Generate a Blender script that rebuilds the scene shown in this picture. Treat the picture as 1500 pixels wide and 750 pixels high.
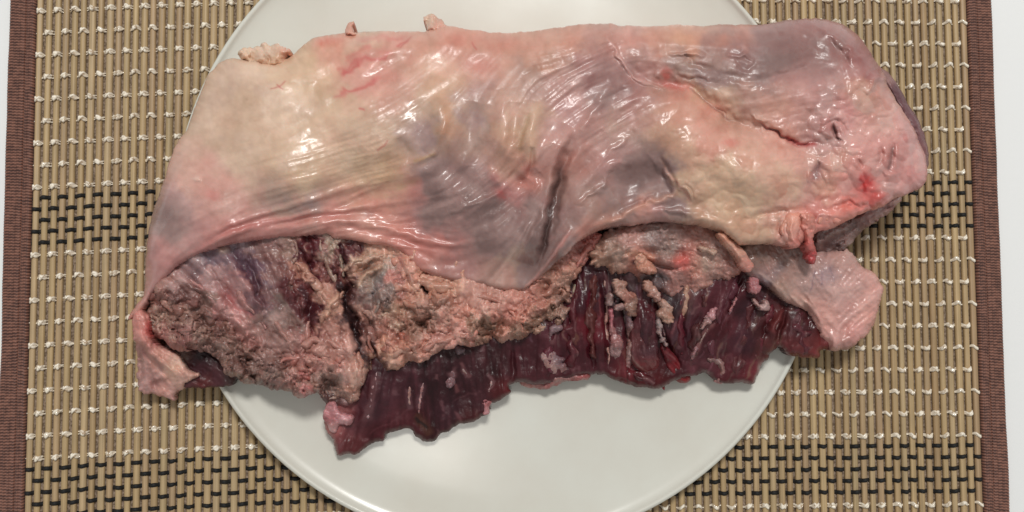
import bpy, math, random
import numpy as np
from mathutils import Matrix, Vector, kdtree

scene = bpy.context.scene
for o in list(bpy.data.objects):
    bpy.data.objects.remove(o, do_unlink=True)

# ------------------------------------------------------------------ camera
PXW, PXH = 1500.0, 750.0
LENS = 35.0
FPX = PXW * LENS / 36.0
DIST = 0.4375
TILT_Y, TILT_X = 0.0625, 0.0324           # camera leans towards the near and left side
Cn = np.array([-TILT_X, -TILT_Y, 1.0]); Cn /= np.linalg.norm(Cn)
CAM = Cn * DIST
Fv = -Cn
Rv = np.cross(Fv, [0, 1, 0]); Rv /= np.linalg.norm(Rv)
Uv = np.cross(Rv, Fv)
cam_d = bpy.data.cameras.new("camera")
cam_d.sensor_width = 36.0
cam_d.lens = LENS
cam_d.clip_start = 0.01
cam_d.clip_end = 50.0
cam = bpy.data.objects.new("camera", cam_d)
scene.collection.objects.link(cam)
cam.matrix_world = Matrix(((Rv[0], Uv[0], -Fv[0], CAM[0]), (Rv[1], Uv[1], -Fv[1], CAM[1]),
                           (Rv[2], Uv[2], -Fv[2], CAM[2]), (0, 0, 0, 1)))
scene.camera = cam

def at(px, py, z):
    """point at height z (metres) seen at photograph position px, py"""
    px = np.asarray(px, float); py = np.asarray(py, float); z = np.asarray(z, float)
    u = (px - PXW / 2) / FPX; v = (py - PXH / 2) / FPX
    dx = Fv[0] + Rv[0] * u - Uv[0] * v
    dy = Fv[1] + Rv[1] * u - Uv[1] * v
    dz = Fv[2] + Rv[2] * u - Uv[2] * v
    t = (z - CAM[2]) / dz
    return CAM[0] + dx * t, CAM[1] + dy * t, z + 0 * px

# ------------------------------------------------------------------ light
world = bpy.data.worlds.new("World")
scene.world = world
world.use_nodes = True
bg = world.node_tree.nodes["Background"]
bg.inputs[0].default_value = (0.99, 1.0, 0.99, 1)
bg.inputs[1].default_value = 0.33

def area(name, loc, target, size, power, col):
    d = bpy.data.lights.new(name, 'AREA'); d.shape = 'RECTANGLE'
    d.size, d.size_y = size; d.energy = power; d.color = col
    o = bpy.data.objects.new(name, d); scene.collection.objects.link(o)
    o.location = loc
    o.rotation_euler = (Vector(target) - Vector(loc)).to_track_quat('-Z', 'Y').to_euler()
    return o
area("ceiling_lamp", (0.12, 0.86, 1.65), (0, 0, 0), (0.45, 0.25), 20.0, (1.0, 0.98, 0.95))
area("ceiling_lamp", (-0.13, -0.27, 1.9), (0, 0, 0), (0.24, 0.10), 1.5, (1.0, 0.97, 0.92))

scene.view_settings.view_transform = 'Standard'
scene.view_settings.look = 'None'
scene.view_settings.exposure = 0.0
scene.view_settings.gamma = 1.0

# ------------------------------------------------------------------ helpers
COL = scene.collection
rng = np.random.RandomState(7)
random.seed(7)

def lin(c):
    c = np.asarray(c, float) / 255.0
    return np.where(c <= 0.04045, c / 12.92, ((c + 0.055) / 1.055) ** 2.4)

def link(o, parent=None):
    COL.objects.link(o)
    if parent is not None:
        o.parent = parent
    return o

def empty(name, loc, label, cat):
    e = bpy.data.objects.new(name, None); e.empty_display_size = 0.02
    e.location = loc; e["label"] = label; e["category"] = cat
    return link(e)

def mesh_obj(name, verts, faces, mat, parent=None, smooth=True):
    me = bpy.data.meshes.new(name)
    me.from_pydata([tuple(v) for v in verts], [], [tuple(f) for f in faces])
    me.update()
    if smooth:
        me.polygons.foreach_set("use_smooth", [True] * len(me.polygons))
    me.materials.append(mat)
    return link(bpy.data.objects.new(name, me), parent)

def grid_mesh(name, V, Q, mat, parent, col=None, wet=None):
    """fast mesh from numpy quads"""
    me = bpy.data.meshes.new(name)
    me.vertices.add(len(V)); me.vertices.foreach_set("co", V.astype(np.float32).ravel())
    n = len(Q)
    me.loops.add(n * 4); me.loops.foreach_set("vertex_index", Q.astype(np.int32).ravel())
    me.polygons.add(n)
    me.polygons.foreach_set("loop_start", np.arange(0, n * 4, 4, dtype=np.int32))
    try:
        me.polygons.foreach_set("loop_total", np.full(n, 4, dtype=np.int32))
    except Exception:
        pass
    me.polygons.foreach_set("use_smooth", np.ones(n, dtype=bool))
    me.update(calc_edges=True); me.validate()
    if col is not None:
        a = me.color_attributes.new("Col", 'FLOAT_COLOR', 'POINT')
        c4 = np.ones((len(V), 4), np.float32); c4[:, :3] = col
        a.data.foreach_set("color", c4.ravel())
    if wet is not None:
        a = me.attributes.new("wet", 'FLOAT', 'POINT')
        a.data.foreach_set("value", wet.astype(np.float32))
    me.materials.append(mat)
    return link(bpy.data.objects.new(name, me), parent)

# noise on arrays ----------------------------------------------------
_tab = np.random.RandomState(11).rand(65536).astype(np.float32)
def _h(ix, iy, seed):
    n = (ix.astype(np.int64) * 73856093) ^ (iy.astype(np.int64) * 19349663) ^ (seed * 83492791)
    n = (n ^ (n >> 13)) * 1274126177
    return _tab[(n ^ (n >> 16)) & 65535]
def vnoise(x, y, seed=0):
    ix = np.floor(x); iy = np.floor(y); fx = x - ix; fy = y - iy
    fx = fx * fx * fx * (fx * (fx * 6 - 15) + 10); fy = fy * fy * fy * (fy * (fy * 6 - 15) + 10)
    ix = ix.astype(np.int64); iy = iy.astype(np.int64)
    a = _h(ix, iy, seed); b = _h(ix + 1, iy, seed); c = _h(ix, iy + 1, seed); d = _h(ix + 1, iy + 1, seed)
    return (a + (b - a) * fx) * (1 - fy) + (c + (d - c) * fx) * fy - 0.5
def fbm(x, y, s, oct=4, seed=0, gain=0.5):
    r = 0; amp = 1.0
    for o in range(oct):
        r = r + amp * vnoise(x / s + 17.3 * o, y / s + 9.1 * o, seed + o * 13)
        s /= 2.03; amp *= gain
    return r
def worley(x, y, s, seed=0):
    x = x / s; y = y / s; ix = np.floor(x).astype(np.int64); iy = np.floor(y).astype(np.int64)
    f1 = np.full(x.shape, 9.0); f2 = f1.copy(); cid = np.zeros(x.shape)
    for dx in (-1, 0, 1):
        for dy in (-1, 0, 1):
            cx = ix + dx; cy = iy + dy
            px = cx + _h(cx, cy, seed); py = cy + _h(cx, cy, seed + 5)
            d = np.hypot(px - x, py - y); k = _h(cx, cy, seed + 9)
            nw = d < f1
            f2 = np.where(nw, f1, np.minimum(f2, d)); cid = np.where(nw, k, cid); f1 = np.where(nw, d, f1)
    return f1, f2, cid
def blur(a, s):
    p = int(3 * s) + 2
    b = np.pad(a, p, mode='edge')
    ky = np.fft.fftfreq(b.shape[0])[:, None]; kx = np.fft.rfftfreq(b.shape[1])[None, :]
    g = np.exp(-2 * (np.pi * s) ** 2 * (kx * kx + ky * ky))
    return np.fft.irfft2(np.fft.rfft2(b) * g, s=b.shape)[p:-p, p:-p]

def catmull(P, closed=True, step=2.0):
    P = np.asarray(P, float); n = len(P); out = []
    rg = range(n) if closed else range(n - 1)
    for i in rg:
        if closed:
            p0, p1, p2, p3 = P[i - 1], P[i], P[(i + 1) % n], P[(i + 2) % n]
        else:
            p0, p1, p2, p3 = P[max(i - 1, 0)], P[i], P[i + 1], P[min(i + 2, n - 1)]
        m = max(2, int(np.hypot(*(p2 - p1)) / step))
        for k in range(m):
            t = k / m
            out.append(0.5 * (2 * p1 + (p2 - p0) * t + (2 * p0 - 5 * p1 + 4 * p2 - p3) * t * t
                              + (3 * p1 - p0 - 3 * p2 + p3) * t ** 3))
    if not closed:
        out.append(P[-1])
    return np.array(out)

def ragged(P, amp, scale, seed):
    """fractal raggedness along the normal of a closed outline"""
    if amp <= 0:
        return P
    d = np.roll(P, -1, 0) - np.roll(P, 1, 0); L = np.hypot(d[:, 0], d[:, 1]) + 1e-6
    nx, ny = d[:, 1] / L, -d[:, 0] / L
    k = fbm(P[:, 0], P[:, 1], scale, 4, seed, 0.6) * 2 * amp
    return np.stack([P[:, 0] + nx * k, P[:, 1] + ny * k], 1)

def inside(P, X, Y):
    """even-odd test on raster rows"""
    r = np.zeros(X.shape, bool)
    x0, y0 = P[:, 0], P[:, 1]; x1, y1 = np.roll(x0, -1), np.roll(y0, -1)
    xs = X[0]
    for j in range(X.shape[0]):
        y = Y[j, 0]
        m = (y0 <= y) != (y1 <= y)
        if not m.any():
            continue
        cx = np.sort(x0[m] + (y - y0[m]) / (y1[m] - y0[m]) * (x1[m] - x0[m]))
        r[j] = (np.searchsorted(cx, xs) % 2) == 1
    return r

def shepard(pts, X, Y, p=2.0, e=8.0):
    """control points (x, y, values...) spread over a raster, computed coarse and upsampled"""
    pts = np.array([list(q) for q in pts], float); nv = pts.shape[1] - 2
    k = 4
    cx = np.append(X[0, ::k], X[0, -1] + k); cy = np.append(Y[::k, 0], Y[-1, 0] + k)
    GX, GY = np.meshgrid(cx, cy)
    num = np.zeros(GX.shape + (nv,)); den = np.zeros(GX.shape)
    for q in pts:
        w = 1.0 / (((GX - q[0]) ** 2 + (GY - q[1]) ** 2 + e * e) ** p)
        den += w; num += w[..., None] * q[2:]
    num /= den[..., None]
    ux = np.clip((X[0] - cx[0]) / (cx[1] - cx[0]), 0, len(cx) - 1.001); uy = np.clip((Y[:, 0] - cy[0]) / (cy[1] - cy[0]), 0, len(cy) - 1.001)
    ix = ux.astype(int); iy = uy.astype(int); fx = (ux - ix)[None, :, None]; fy = (uy - iy)[:, None, None]
    a = num[iy][:, ix]; b = num[iy][:, ix + 1]; c = num[iy + 1][:, ix]; d = num[iy + 1][:, ix + 1]
    r = (a + (b - a) * fx) * (1 - fy) + (c + (d - c) * fx) * fy
    return r[..., 0] if nv == 1 else r

# ------------------------------------------------------------------ materials
def node_mat(name):
    m = bpy.data.materials.new(name); m.use_nodes = True
    nt = m.node_tree; b = nt.nodes["Principled BSDF"]
    return m, nt, b
def nd(nt, typ, **kw):
    n = nt.nodes.new(typ)
    for k, v in kw.items():
        if hasattr(n, k):
            setattr(n, k, v)
        else:
            n.inputs[k].default_value = v
    return n

def meat_mat(name, sss, rough_dry, rough_wet, coat, bump=0.15, bscale=900.0, spec=0.5):
    m, nt, b = node_mat(name)
    a = nd(nt, 'ShaderNodeVertexColor', layer_name="Col")
    w = nd(nt, 'ShaderNodeAttribute', attribute_name="wet")
    tc = nd(nt, 'ShaderNodeTexCoord')
    n = nd(nt, 'ShaderNodeTexNoise', Scale=bscale, Detail=3.0)
    nt.links.new(tc.outputs['Object'], n.inputs['Vector'])
    bp = nd(nt, 'ShaderNodeBump', Strength=bump, Distance=0.0006)
    nt.links.new(n.outputs['Fac'], bp.inputs['Height'])
    nt.links.new(bp.outputs[0], b.inputs['Normal'])
    mr = nd(nt, 'ShaderNodeMapRange'); mr.inputs['To Min'].default_value = rough_dry; mr.inputs['To Max'].default_value = rough_wet
    nt.links.new(w.outputs['Fac'], mr.inputs['Value'])
    nt.links.new(mr.outputs[0], b.inputs['Roughness'])
    mc = nd(nt, 'ShaderNodeMath', operation='MULTIPLY'); mc.inputs[1].default_value = coat
    nt.links.new(w.outputs['Fac'], mc.inputs[0]); nt.links.new(mc.outputs[0], b.inputs['Coat Weight'])
    b.inputs['Coat Roughness'].default_value = 0.12
    nt.links.new(a.outputs[0], b.inputs['Base Color'])
    b.inputs['Subsurface Weight'].default_value = sss
    b.inputs['Subsurface Radius'].default_value = (1.0, 0.35, 0.22)
    b.inputs['Subsurface Scale'].default_value = 0.0022
    b.inputs['Specular IOR Level'].default_value = spec
    return m
M_cap = meat_mat("wet_fat_membrane", 0.14, 0.50, 0.26, 0.22, 0.10)
M_torn = meat_mat("torn_fat_tissue", 0.32, 0.5, 0.28, 0.25, 0.2, 1200.0)
M_lean = meat_mat("raw_lean_muscle", 0.04, 0.5, 0.27, 0.18, 0.25, 1100.0, 0.3)

def plain(name, col, rough, **kw):
    m, nt, b = node_mat(name)
    b.inputs['Base Color'].default_value = (*lin(col), 1); b.inputs['Roughness'].default_value = rough
    for k, v in kw.items():
        b.inputs[k.replace('_', ' ')].default_value = v
    return m, nt, b

# table
M_table, nt, b = plain("white_table_paint", (243, 244, 243), 0.6)
tc = nd(nt, 'ShaderNodeTexCoord'); n = nd(nt, 'ShaderNodeTexNoise', Scale=260.0, Detail=4.0)
nt.links.new(tc.outputs['Object'], n.inputs['Vector'])
bp = nd(nt, 'ShaderNodeBump', Strength=0.08, Distance=0.001); nt.links.new(n.outputs[0], bp.inputs['Height']); nt.links.new(bp.outputs[0], b.inputs['Normal'])

# plate
M_plate, nt, b = plain("glazed_ceramic", (221, 220, 209), 0.24, Coat_Weight=0.06, Coat_Roughness=0.2, Specular_IOR_Level=0.34)
tc = nd(nt, 'ShaderNodeTexCoord'); n = nd(nt, 'ShaderNodeTexNoise', Scale=28.0, Detail=5.0)
nt.links.new(tc.outputs['Object'], n.inputs['Vector'])
mr = nd(nt, 'ShaderNodeMapRange'); mr.inputs['To Min'].default_value = 0.10; mr.inputs['To Max'].default_value = 0.24
nt.links.new(n.outputs[0], mr.inputs['Value']); nt.links.new(mr.outputs[0], b.inputs['Roughness'])
bp = nd(nt, 'ShaderNodeBump', Strength=0.05, Distance=0.001); nt.links.new(n.outputs[0], bp.inputs['Height']); nt.links.new(bp.outputs[0], b.inputs['Normal'])

n3 = nd(nt, 'ShaderNodeTexNoise', Scale=11.0, Detail=6.0, Roughness=0.6); nt.links.new(tc.outputs['Object'], n3.inputs['Vector'])
cr = nd(nt, 'ShaderNodeValToRGB'); e = cr.color_ramp.elements
e[0].position = 0.32; e[0].color = (*lin((214, 210, 198)), 1); e[1].position = 0.62; e[1].color = (*lin((223, 223, 213)), 1)
nt.links.new(n3.outputs[0], cr.inputs[0]); nt.links.new(cr.outputs[0], b.inputs['Base Color'])
# bamboo slats: tint differs slat by slat, grain runs along the slat
M_slat, nt, b = plain("split_bamboo", (170, 150, 112), 0.5)
oi = nd(nt, 'ShaderNodeObjectInfo'); tc = nd(nt, 'ShaderNodeTexCoord')
cr = nd(nt, 'ShaderNodeValToRGB')
e = cr.color_ramp.elements
stops = [(0.0, (173, 144, 106)), (0.2, (192, 165, 122)), (0.4, (182, 155, 114)), (0.55, (198, 171, 127)), (0.7, (180, 151, 116)), (0.85, (184, 160, 120)), (1.0, (196, 169, 130))]
e[0].position, e[0].color = stops[0][0], (*lin(stops[0][1]), 1)
e[1].position, e[1].color = stops[-1][0], (*lin(stops[-1][1]), 1)
for p_, c_ in stops[1:-1]:
    q = e.new(p_); q.color = (*lin(c_), 1)
nt.links.new(oi.outputs['Random'], cr.inputs[0])
mp = nd(nt, 'ShaderNodeMapping'); mp.inputs['Scale'].default_value = (1500, 14, 1500)
ad = nd(nt, 'ShaderNodeVectorMath', operation='ADD')
sc = nd(nt, 'ShaderNodeVectorMath', operation='SCALE'); sc.inputs[0].default_value = (7, 3, 5); nt.links.new(oi.outputs['Random'], sc.inputs['Scale'])
nt.links.new(tc.outputs['Object'], ad.inputs[0]); nt.links.new(sc.outputs[0], ad.inputs[1]); nt.links.new(ad.outputs[0], mp.inputs[0])
n = nd(nt, 'ShaderNodeTexNoise', Scale=1.0, Detail=3.0); nt.links.new(mp.outputs[0], n.inputs['Vector'])
mr = nd(nt, 'ShaderNodeMapRange'); mr.inputs['From Min'].default_value = 0.25; mr.inputs['From Max'].default_value = 0.75; mr.inputs['To Min'].default_value = 0.72; mr.inputs['To Max'].default_value = 1.12
nt.links.new(n.outputs[0], mr.inputs['Value'])
n2 = nd(nt, 'ShaderNodeTexNoise', Scale=70.0, Detail=2.0); nt.links.new(ad.outputs[0], n2.inputs['Vector'])
mr2 = nd(nt, 'ShaderNodeMapRange'); mr2.inputs['From Min'].default_value = 0.3; mr2.inputs['From Max'].default_value = 0.7; mr2.inputs['To Min'].default_value = 0.9; mr2.inputs['To Max'].default_value = 1.05
nt.links.new(n2.outputs[0], mr2.inputs['Value'])
mu = nd(nt, 'ShaderNodeMath', operation='MULTIPLY'); nt.links.new(mr.outputs[0], mu.inputs[0]); nt.links.new(mr2.outputs[0], mu.inputs[1])
mx = nd(nt, 'ShaderNodeVectorMath', operation='SCALE'); nt.links.new(cr.outputs[0], mx.inputs[0]); nt.links.new(mu.outputs[0], mx.inputs['Scale'])
nt.links.new(mx.outputs[0], b.inputs['Base Color'])
bp = nd(nt, 'ShaderNodeBump', Strength=0.35, Distance=0.0003); nt.links.new(n.outputs[0], bp.inputs['Height']); nt.links.new(bp.outputs[0], b.inputs['Normal'])

M_wthread, nt, b = plain("white_lurex_thread", (240, 226, 205), 0.32, Coat_Weight=0.3)
tc = nd(nt, 'ShaderNodeTexCoord'); n = nd(nt, 'ShaderNodeTexNoise', Scale=700.0, Detail=1.0)
nt.links.new(tc.outputs['Object'], n.inputs['Vector'])
cr = nd(nt, 'ShaderNodeValToRGB'); e = cr.color_ramp.elements
e[0].position = 0.30; e[0].color = (*lin((190, 168, 140)), 1); e[1].position = 0.46; e[1].color = (*lin((250, 240, 222)), 1)
nt.links.new(n.outputs[0], cr.inputs[0]); nt.links.new(cr.outputs[0], b.inputs['Base Color'])
M_bthread, _, _ = plain("black_cotton_thread", (20, 20, 20), 0.7)
M_back, nt, b = plain("brown_backing_weave", (112, 94, 74), 0.9)
tc = nd(nt, 'ShaderNodeTexCoord'); n = nd(nt, 'ShaderNodeTexNoise', Scale=1100.0, Detail=2.0); nt.links.new(tc.outputs['Object'], n.inputs['Vector'])
cr = nd(nt, 'ShaderNodeValToRGB'); e = cr.color_ramp.elements
e[0].position = 0.35; e[0].color = (*lin((100, 82, 64)), 1); e[1].position = 0.7; e[1].color = (*lin((164, 144, 126)), 1)
nt.links.new(n.outputs[0], cr.inputs[0]); nt.links.new(cr.outputs[0], b.inputs['Base Color'])
M_tape, nt, b = plain("brown_woven_tape", (112, 70, 62), 0.55)
va = nd(nt, 'ShaderNodeVertexColor', layer_name="Col"); nt.links.new(va.outputs[0], b.inputs['Base Color'])
b.inputs['Sheen Weight'].default_value = 0.2

# ------------------------------------------------------------------ table
tb = 1.6
tv = [(-tb, -tb, 0), (tb, -tb, 0), (tb, tb, 0), (-tb, tb, 0), (-tb, -tb, -0.03), (tb, -tb, -0.03), (tb, tb, -0.03), (-tb, tb, -0.03)]
table = mesh_obj("table", tv, [(0, 1, 2, 3), (7, 6, 5, 4), (0, 4, 5, 1), (1, 5, 6, 2), (2, 6, 7, 3), (3, 7, 4, 0)], M_table, smooth=False)
table["kind"] = "structure"; table["label"] = "plain white table top under the woven placemat"

# ------------------------------------------------------------------ placemat
mat_root = empty("placemat", (0, 0, 0), "woven bamboo placemat with black and white threads and brown tape edges under the plate", "placemat")
mat_root["kind"] = "thing"
mat_root.rotation_euler.z = math.radians(0.29)
ZS = 0.0009                                   # slat underside
def mx_(px):  return float(at(px, 375, 0.002)[0])
def my_(py):  return float(at(1300, py, 0.002)[1])
XL, XR = mx_(43.5), mx_(1429.5)
NS = 112
def slat_x(i):
    u = (i + 0.5) / NS
    return XL + (XR - XL) * (u * 1.02 - 0.02 * u * u)
YT, YB = my_(-60), my_(815)
def bow(x):
    xl = mx_(38); x9 = mx_(900)
    t = np.clip((x9 - np.asarray(x, float)) / (x9 - xl), 0, 1.1)
    return -0.0003 * 23.0 * t ** 2.4
# backing sheet
bv, bf = [], []
for i in range(41):
    x = XL - 0.001 + (XR - XL + 0.002) * i / 40
    bv += [(x, YB, 0.0006), (x, YT, 0.0006)]
for i in range(40):
    bf.append((2 * i, 2 * i + 2, 2 * i + 3, 2 * i + 1))
mesh_obj("backing", bv, bf, M_back, mat_root)
# slats: six shared meshes of slightly different section
slat_meshes = []
for v in range(6):
    r = random.Random(v)
    w = 0.00130 * r.uniform(0.90, 1.07); h = 0.0015 * r.uniform(0.9, 1.1)
    prof = [(-w, 0.0), (-w * 1.0, h * 0.55), (-w * 0.72, h * 0.93), (-w * 0.1, h), (w * r.uniform(0.5, 0.75), h * r.uniform(0.86, 0.96)), (w, h * 0.5), (w, 0.0)]
    L = (YT - YB); nseg = 5; vv = []; ff = []
    for s in range(nseg + 1):
        y = -L / 2 + L * s / nseg; dx = r.uniform(-1, 1) * 0.00016
        vv += [(p[0] + dx, y, p[1]) for p in prof]
    k = len(prof)
    for s in range(nseg):
        for q in range(k - 1):
            ff.append((s * k + q, s * k + q + 1, (s + 1) * k + q + 1, (s + 1) * k + q))
    me = bpy.data.meshes.new("slat"); me.from_pydata(vv, [], ff); me.update()
    me.polygons.foreach_set("use_smooth", [True] * len(ff)); me.materials.append(M_slat)
    slat_meshes.append(me)
SX = []
for i in range(NS):
    x = slat_x(i) + random.uniform(-1, 1) * 0.00014
    SX.append(x)
    o = link(bpy.data.objects.new("slat", random.choice(slat_meshes)), mat_root)
    o.location = (x, (YT + YB) / 2, ZS); o.rotation_euler.z = random.uniform(-1, 1) * 0.0009
# threads: one continuous thread per row, over one slat and under the next
def thread_mesh(parity, black):
    topz, lowz = ZS + 0.0019, ZS - 0.0003
    pts = []
    for i in range(NS):
        over = (i + parity) % 2 == 0
        pitch = 0.0037
        n = 14 if over and not black else 8
        for k in range(n):
            t = k / n - 0.5
            a = abs(t) * 2
            x = SX[i] + t * pitch
            if over:
                z = topz - (topz - ZS) * 1.05 * min(1.0, max(0.0, (a - 0.42) / 0.5)) ** 1.4 - (0.00005 if black else 0)
            else:
                z = lowz
            pts.append((x, float(bow(x)), z, 1 if over else 0, t))
    P = np.array(pts)
    for _ in range(1):
        P[1:-1, 2] = 0.25 * P[:-2, 2] + 0.5 * P[1:-1, 2] + 0.25 * P[2:, 2]
    V, Fq = [], []
    plies = 1 if black else 2
    r0 = random.Random(parity + 10 * black)
    for ply in range(plies):
        ph = ply * 2 * math.pi / plies; base = len(V); ns = 6
        ang = ph
        for j, (x, y, z, ov, t) in enumerate(P):
            if black:
                rad = 0.00092; ox = oz = 0.0
                ry, rz = rad * 0.95, rad * 0.75
                oy = 0.00012 * math.sin(j * 0.13) + 0.0001 * math.sin(j * 0.71)
            else:
                ang += 0.36 + r0.uniform(-0.14, 0.14)
                rad = 0.00078 if ov else 0.0004
                oy = math.sin(ang) * 0.00062 + r0.uniform(-1, 1) * 0.00006; oz = (math.cos(ang) * 0.5 + 0.3) * 0.0006
                ry = rz = rad * r0.uniform(0.92, 1.08) * (1 - .45 * max(0, abs(t) * 2 - .5) / .5)
            for q in range(ns):
                a = 2 * math.pi * q / ns
                V.append((x, y + oy + ry * math.cos(a), z + oz + rz * math.sin(a)))
        for j in range(len(P) - 1):
            for q in range(ns):
                a0 = base + j * ns + q; a1 = base + j * ns + (q + 1) % ns
                Fq.append((a0, a1, a1 + ns, a0 + ns))
    me = bpy.data.meshes.new("black_thread" if black else "white_thread")
    me.from_pydata(V, [], Fq); me.update(); me.polygons.foreach_set("use_smooth", [True] * len(Fq))
    me.materials.append(M_bthread if black else M_wthread)
    return me
TM = {(p, k): thread_mesh(p, k) for p in (0, 1) for k in (False, True)}
rows = []
rows += [(4 + 31.35 * (k - 1), False) for k in range(0, 10)]
rows += [(270 + 15.95 * k, True) for k in range(5)]
rows += [(351 + 32.2 * k, False) for k in range(10)]
rows += [(656 + 16.75 * k, True) for k in range(5)]
rows += [(742 + 33 * k, False) for k in range(2)]
for j, (py, black) in enumerate(rows):
    o = link(bpy.data.objects.new("black_thread" if black else "white_thread", TM[((j + 1) % 2, black)]), mat_root)
    o.location = (0, my_(py), 0)
# brown tape edges: outer band and stitched hem, woven in relief
def tape(xa, xb, hem, seed, name, parent, zt):
    nx = 22 if not hem else 9
    x = np.linspace(xa, xb, nx); y = np.linspace(YB, YT, 1250)
    Xg, Yg = np.meshgrid(x, y)
    s = (Xg - xa) / (xb - xa)
    pitch = 0.00128
    warp = fbm(Xg * 1000, Yg * 1000, 22.0, 3, seed) * 0.0011
    ph = 2 * np.pi * (Yg + warp + (Xg - xa) * 0.05) / pitch
    ncol = 9 if not hem else 4
    cph = np.pi * ncol * s
    par = np.floor(cph / np.pi).astype(int) % 2
    weave = 0.5 + 0.5 * np.sin(ph + par * 0.9)
    weave = weave * (0.62 + 0.38 * np.abs(np.sin(cph)) ** 0.6)
    edge = np.clip(np.minimum(s, 1 - s) / 0.12, 0, 1) ** 0.5
    Z = zt * (0.25 + 0.75 * edge) + weave * 0.00055 * edge + fbm(Xg * 1000, Yg * 1000, 30.0, 2, seed + 3) * 0.0005 * edge
    wav = fbm(Yg * 1000, Yg * 0, 34.0, 3, seed + 8) * 0.0005
    outer = (1 - s) if xa < 0 else s
    Xg = Xg + wav * (outer if not hem else 0.15)
    c0 = lin((64, 36, 30)); c1 = lin((152, 104, 86))
    g = np.clip(weave + fbm(Xg * 1000, Yg * 1000, 1.5, 2, seed + 4) * 0.5, 0, 1)[..., None]
    colr = c0 + (c1 - c0) * g
    V = np.stack([Xg, Yg, Z], -1).reshape(-1, 3)
    idx = np.arange(V.shape[0]).reshape(Xg.shape)
    Q = np.stack([idx[:-1, :-1], idx[:-1, 1:], idx[1:, 1:], idx[1:, :-1]], -1).reshape(-1, 4)
    return grid_mesh(name, V, Q, M_tape, parent, colr.reshape(-1, 3))
t1 = tape(mx_(3), mx_(31.5), False, 1, "binding_tape", mat_root, 0.0022)
tape(mx_(30.5), mx_(44), True, 2, "stitched_hem", t1, 0.0031)
t2 = tape(mx_(1441.5), mx_(1467), False, 5, "binding_tape", mat_root, 0.0022)
tape(mx_(1429), mx_(1442.5), True, 6, "stitched_hem", t2, 0.0031)

# ------------------------------------------------------------------ plate
LIP = 0.0121
pc = at(736, 314, LIP); PC = (float(pc[0]), float(pc[1]))
PR = 0.5 * (float(at(736 + 479, 314, LIP)[0]) - float(at(736 - 479, 314, LIP)[0]))
prof = [(0, .0070), (.30, .0070), (.55, .0070), (.74, .0070), (.84, .0073), (.91, .0081), (.95, .0091), (.972, .0101), (.979, .0107), (.983, .0115),
        (.987, .0121), (.992, .0121), (.998, .0113), (1.0, .0105), (.997, .0099), (.97, .0088), (.88, .0064), (.72, .0045), (.66, .0042), (.645, .0034), (.61, .0034), (.60, .0046), (0, .0046)]
def plate_z(x, y):
    r = np.hypot(x - PC[0], y - PC[1]) / PR
    return np.interp(r, [p[0] for p in prof[:11]], [p[1] for p in prof[:11]])
pv, pf = [], []; NSG = 160
for (r, z) in prof:
    for k in range(NSG):
        a = 2 * math.pi * k / NSG
        pv.append((r * PR * math.cos(a), r * PR * math.sin(a), z - 0.0034))
for j in range(len(prof) - 1):
    for k in range(NSG):
        k2 = (k + 1) % NSG
        pf.append((j * NSG + k, (j + 1) * NSG + k, (j + 1) * NSG + k2, j * NSG + k2))
pf = [f[::-1] for f in pf]
plate = mesh_obj("plate", pv, pf, M_plate)
plate.location = (PC[0], PC[1], 0.0034)
plate["label"] = "round off-white glazed ceramic plate lying under the raw meat"; plate["category"] = "plate"

# ------------------------------------------------------------------ meat
ORG = np.array([PC[0], PC[1], 0.0075])
beef = empty("raw_beef", tuple(ORG), "large raw beef piece with pale fat cap and dark red lean lying across the plate", "meat")
beef["kind"] = "thing"

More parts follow.
